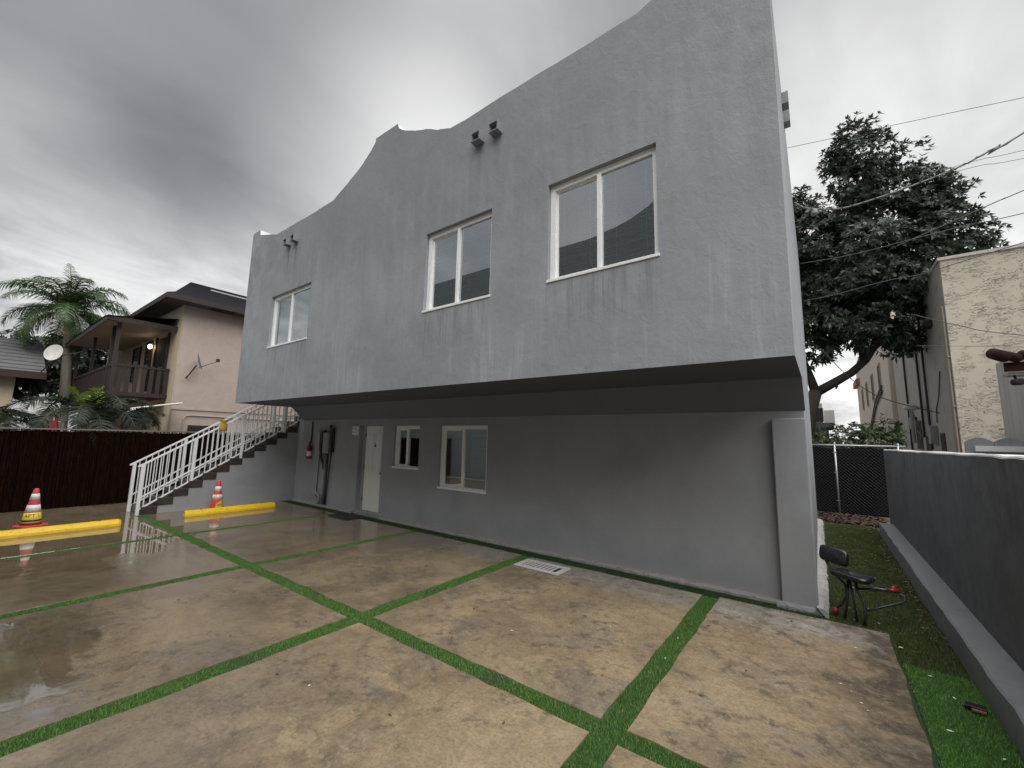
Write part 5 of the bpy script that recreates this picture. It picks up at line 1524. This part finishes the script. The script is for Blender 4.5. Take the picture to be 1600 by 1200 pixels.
# scalloped board fence behind the boundary wall
sf = empty('scalloped_fence', (4.4, 2.05, 0), 'grey board fence with scalloped top behind the boundary wall', 'fence')
for k in range(7):
    x0 = 3.72 + k * 0.262; x1 = x0 + 0.256
    arc = [(x0 + (x1 - x0) * t, 1.925 + 0.055 * math.sin(math.pi * t)) for t in np.linspace(0, 1, 9)]
    m = MB(); m.prism([(x0, 0.0)] + [(x1, 0.0)] + arc[::-1], 1, 2.05, 2.075); m.build('board', 'wood', sf)
m = MB(); m.box(3.80, 5.5, 2.01, 2.049, 1.80, 1.87); m.build('rail', 'frame', sf)
m = MB(); m.box(3.80, 5.5, 2.01, 2.049, 0.5, 0.57); m.build('rail', 'frame', sf)
for px in (3.73, 5.4): m = MB(); m.box(px, px + 0.08, 2.076, 2.15, 0, 1.9); m.build('post', 'wood', sf)

# tiled eave poking in at the right edge
te = empty('tiled_porch_roof', (4.9, 1.8, 0), 'dark clay tile porch roof corner jutting in at the right edge', 'porch roof')
m = MB(); m.box(3.90, 6.5, 0.98, 1.01, 2.70, 2.80); m.build('fascia', 'claytile', te)
m = MB(); m.box(3.93, 6.5, 1.012, 1.22, 2.66, 2.69); m.build('soffit', 'greymetal', te)
m = MB(); m.quad((3.86, 0.95, 2.815), (6.5, 0.95, 2.815), (6.5, 1.22, 2.90), (3.86, 1.22, 2.90)); m.build('deck', 'claytile', te, fixn=False)
t0_ = None
for k in range(18):
    xk = 3.985 + k * 0.125
    if t0_ is None:
        m = MB(); m.tube([(xk, 0.93, 2.84), (xk, 1.22, 2.92)], [0.052, 0.050], 10); t0_ = m.build('tile', 'claytile', te, smooth=True)
    else: part_like(t0_, (k * 0.125, 0, 0))
m = MB(); m.tube([(3.885, 0.90, 2.86), (3.885, 1.22, 2.95)], [0.065, 0.065], 12); m.build('ridge_tile', 'claytile', te, smooth=True)
m = MB(); m.box(4.35, 6.5, 1.222, 3.2, 0, 3.1); m.build('wall', 'offwhite', te)
fl = empty('flood_light', (3.99, 1.03, 2.55), 'small black flood light hanging under the tiled porch roof corner', 'flood light')
m = MB(); m.tube([(3.985, 1.06, 2.66), (3.99, 1.05, 2.60)], 0.012, 6); m.build('stem', 'blackrubber', fl)
m = MB(); m.tube([(3.955, 1.0, 2.575), (4.03, 1.05, 2.585)], [0.034, 0.038], 10); m.build('head', 'blackrubber', fl, smooth=True)


# ================================================================== overhead cables
def cable(pts, r_, mat, label):
    m = MB(); m.tube(pts, r_, 6); tag(m.build('overhead_cable', mat, smooth=True), label, 'cable', 'overhead cables on the right')


def spline(pts, n=6):
    out = []
    P = [Vector(p) for p in pts]
    P = [P[0] * 2 - P[1]] + P + [P[-1] * 2 - P[-2]]
    for i in range(1, len(P) - 2):
        for k in range(n):
            t = k / n
            a, b, c, d = P[i - 1], P[i], P[i + 1], P[i + 2]
            out.append(0.5 * ((2 * b) + (c - a) * t + (2 * a - 5 * b + 4 * c - d) * t * t + (3 * b - a - 3 * c + d) * t ** 3))
    out.append(P[-2])
    return out


sv = [(2.045, 2.87, 6.32), (2.24, 2.87, 6.14), (2.67, 2.87, 5.99), (3.10, 2.87, 6.00), (3.66, 2.87, 6.08), (4.18, 2.87, 6.19), (4.60, 2.87, 6.36), (4.86, 2.87, 6.46), (9.0, 2.87, 8.6)]
cable(spline(sv), 0.013, 'cable', 'thick twisted service cable sagging from the grey building in front of the tree')
tw = [p + Vector((0, 0.02 * math.cos(i * 1.9), 0.02 * math.sin(i * 1.9))) for i, p in enumerate(spline(sv, 10))]
cable(tw, 0.006, 'cabledark', 'thin wire wound round the thick service cable by the tree')
cable(spline([(2.04, 4.17, 5.60), (2.87, 4.17, 5.58), (3.79, 4.17, 5.66), (4.53, 4.17, 5.72), (5.11, 4.17, 5.73), (9.0, 4.17, 6.0)]), 0.007, 'cabledark', 'cable crossing the middle of the tree to above the cream building')
cable(spline([(2.03, 5.0, 5.03), (2.54, 5.0, 5.06), (3.39, 5.0, 5.19), (3.96, 5.0, 5.22), (4.75, 5.0, 5.39), (9.0, 5.0, 6.3)]), 0.007, 'cabledark', 'lowest cable crossing the tree crown from the building side')
cable(spline([(-8, 24.0, 22.4), (1.63, 24.0, 20.8), (6.62, 24.0, 20.04), (11.3, 24.0, 19.3), (22, 24.0, 17.5)]), 0.015, 'cabledark', 'thin high cable crossing the sky above the tree top')
cable(spline([(2.0, 14.0, 11.4), (6.72, 14.0, 11.7), (8.12, 14.0, 11.64), (14, 14.0, 11.5)]), 0.008, 'cabledark', 'upper of two thin cables right of the tree')
cable(spline([(2.0, 14.0, 11.3), (6.71, 14.0, 11.5), (8.09, 14.0, 11.36), (14, 14.0, 11.0)]), 0.008, 'cabledark', 'lower of two thin cables right of the tree')
cable(spline([(4.0, 9.0, 7.3), (6.11, 9.0, 8.03), (6.54, 9.0, 8.16), (11, 9.0, 9.6)]), 0.012, 'cabledark', 'dark cable rising from the tree to the right edge')
cable(spline([(3.64, 4.2, 4.25), (4.22, 4.2, 3.95), (4.93, 4.2, 3.68), (8, 4.2, 2.9)]), 0.006, 'cabledark', 'cable sloping down across the rough cream wall')
cable(spline([(3.7, 4.6, 3.73), (4.58, 4.6, 3.62), (4.9, 4.6, 3.6)]), 0.004, 'cabledark', 'level thin wire across the rough cream wall')
cable(spline([(2.35, 11.0, 5.0), (3.04, 11.0, 3.98), (3.76, 11.0, 3.33), (4.95, 11.0, 2.85)]), 0.012, 'cabledark', 'cable hanging below the tree towards the cream building')
ins = empty('insulator', (2.33, 2.87, 6.0), 'pale glass insulator hanging on the service cable near the building', 'insulator')
m = MB(); m.lathe([(0.02, 0), (0.055, 0.01), (0.06, 0.04), (0.045, 0.07), (0.05, 0.09), (0.02, 0.11)], (2.33, 2.87, 5.98), 12); m.build('body', 'cable', ins, smooth=True)

# ================================================================== building across the lot (seen in the window reflections)
ob = empty('apartment_building', (-4, -11, 0), 'grey building across the lot, seen only as a reflection in the upper windows', 'building')
prf = [(-10.8, 7.95), (-3.2, 7.95), (-2.3, 8.05), (-1.8, 8.18), (-1.3, 8.40), (-0.9, 8.7), (-0.4, 8.75), (0.6, 8.75), (1.2, 8.4), (2.0, 8.1), (2.5, 8.05)]
m = MB()
for (a, za), (b, zb) in zip(prf, prf[1:]): m.quad((a, -8.3, 0), (b, -8.3, 0), (b, -8.3, zb), (a, -8.3, za)); m.quad((a, -8.3, za), (b, -8.3, zb), (b, -8.55, zb), (a, -8.55, za))
m.build('wall', 'opposite', ob, fixn=False)
for x0 in (-9.5, -6.5, -3.2, 0.5):
    m = MB(); m.box(x0, x0 + 1.4, -8.30, -8.27, 4.2, 5.5); wn_ = m.build('window', 'frame', ob)
    m = MB(); m.box(x0 + 0.08, x0 + 1.32, -8.272, -8.262, 4.28, 5.42); m.build('pane', 'dark', wn_)

rw = MB(); rw.box(-30, -10.9, -8.6, -8.4, 0, 4.2); tag(rw.build('reflection_block_wall', 'opposite'), 'plain grey wall added out of view to block bright reflections in the lower windows', 'wall')  # added unseen wall, keeps bright sky out of the lower panes

# yellow bag tied to the stair rail
yb_ = empty('yellow_bag', (-9.95, -1.92, 1.85), 'crumpled yellow plastic bag hanging on the stair railing', 'bag')
m = MB(); n = 12; vs = []
for j, (rr, zz_) in enumerate(((0.04, 0.02), (0.075, 0.03), (0.085, 0.10), (0.07, 0.17), (0.035, 0.22), (0.11, 0.29))):
    for k in range(n):
        a = 2 * math.pi * k / n; q = rr * (1 + 0.22 * math.sin(k * 2.7 + j * 1.7))
        vs.append((-9.915 + 0.35 * q * math.cos(a) + 0.02, -1.92 + q * math.sin(a), 1.86 + zz_ + 0.015 * math.sin(k * 1.9 + j)))
m.add(vs, [tuple(range(n))[::-1]] + [(j * n + k, j * n + (k + 1) % n, (j + 1) * n + (k + 1) % n, (j + 1) * n + k) for j in range(5) for k in range(n)])
m.build('sack', 'yellowplastic', yb_, smooth=True)
m = MB(); m.tube([(-9.93, -1.95, 2.10), (-9.97, -1.93, 2.16), (-9.99, -1.90, 2.10)], 0.01, 5); m.build('tie', 'ink', yb_)
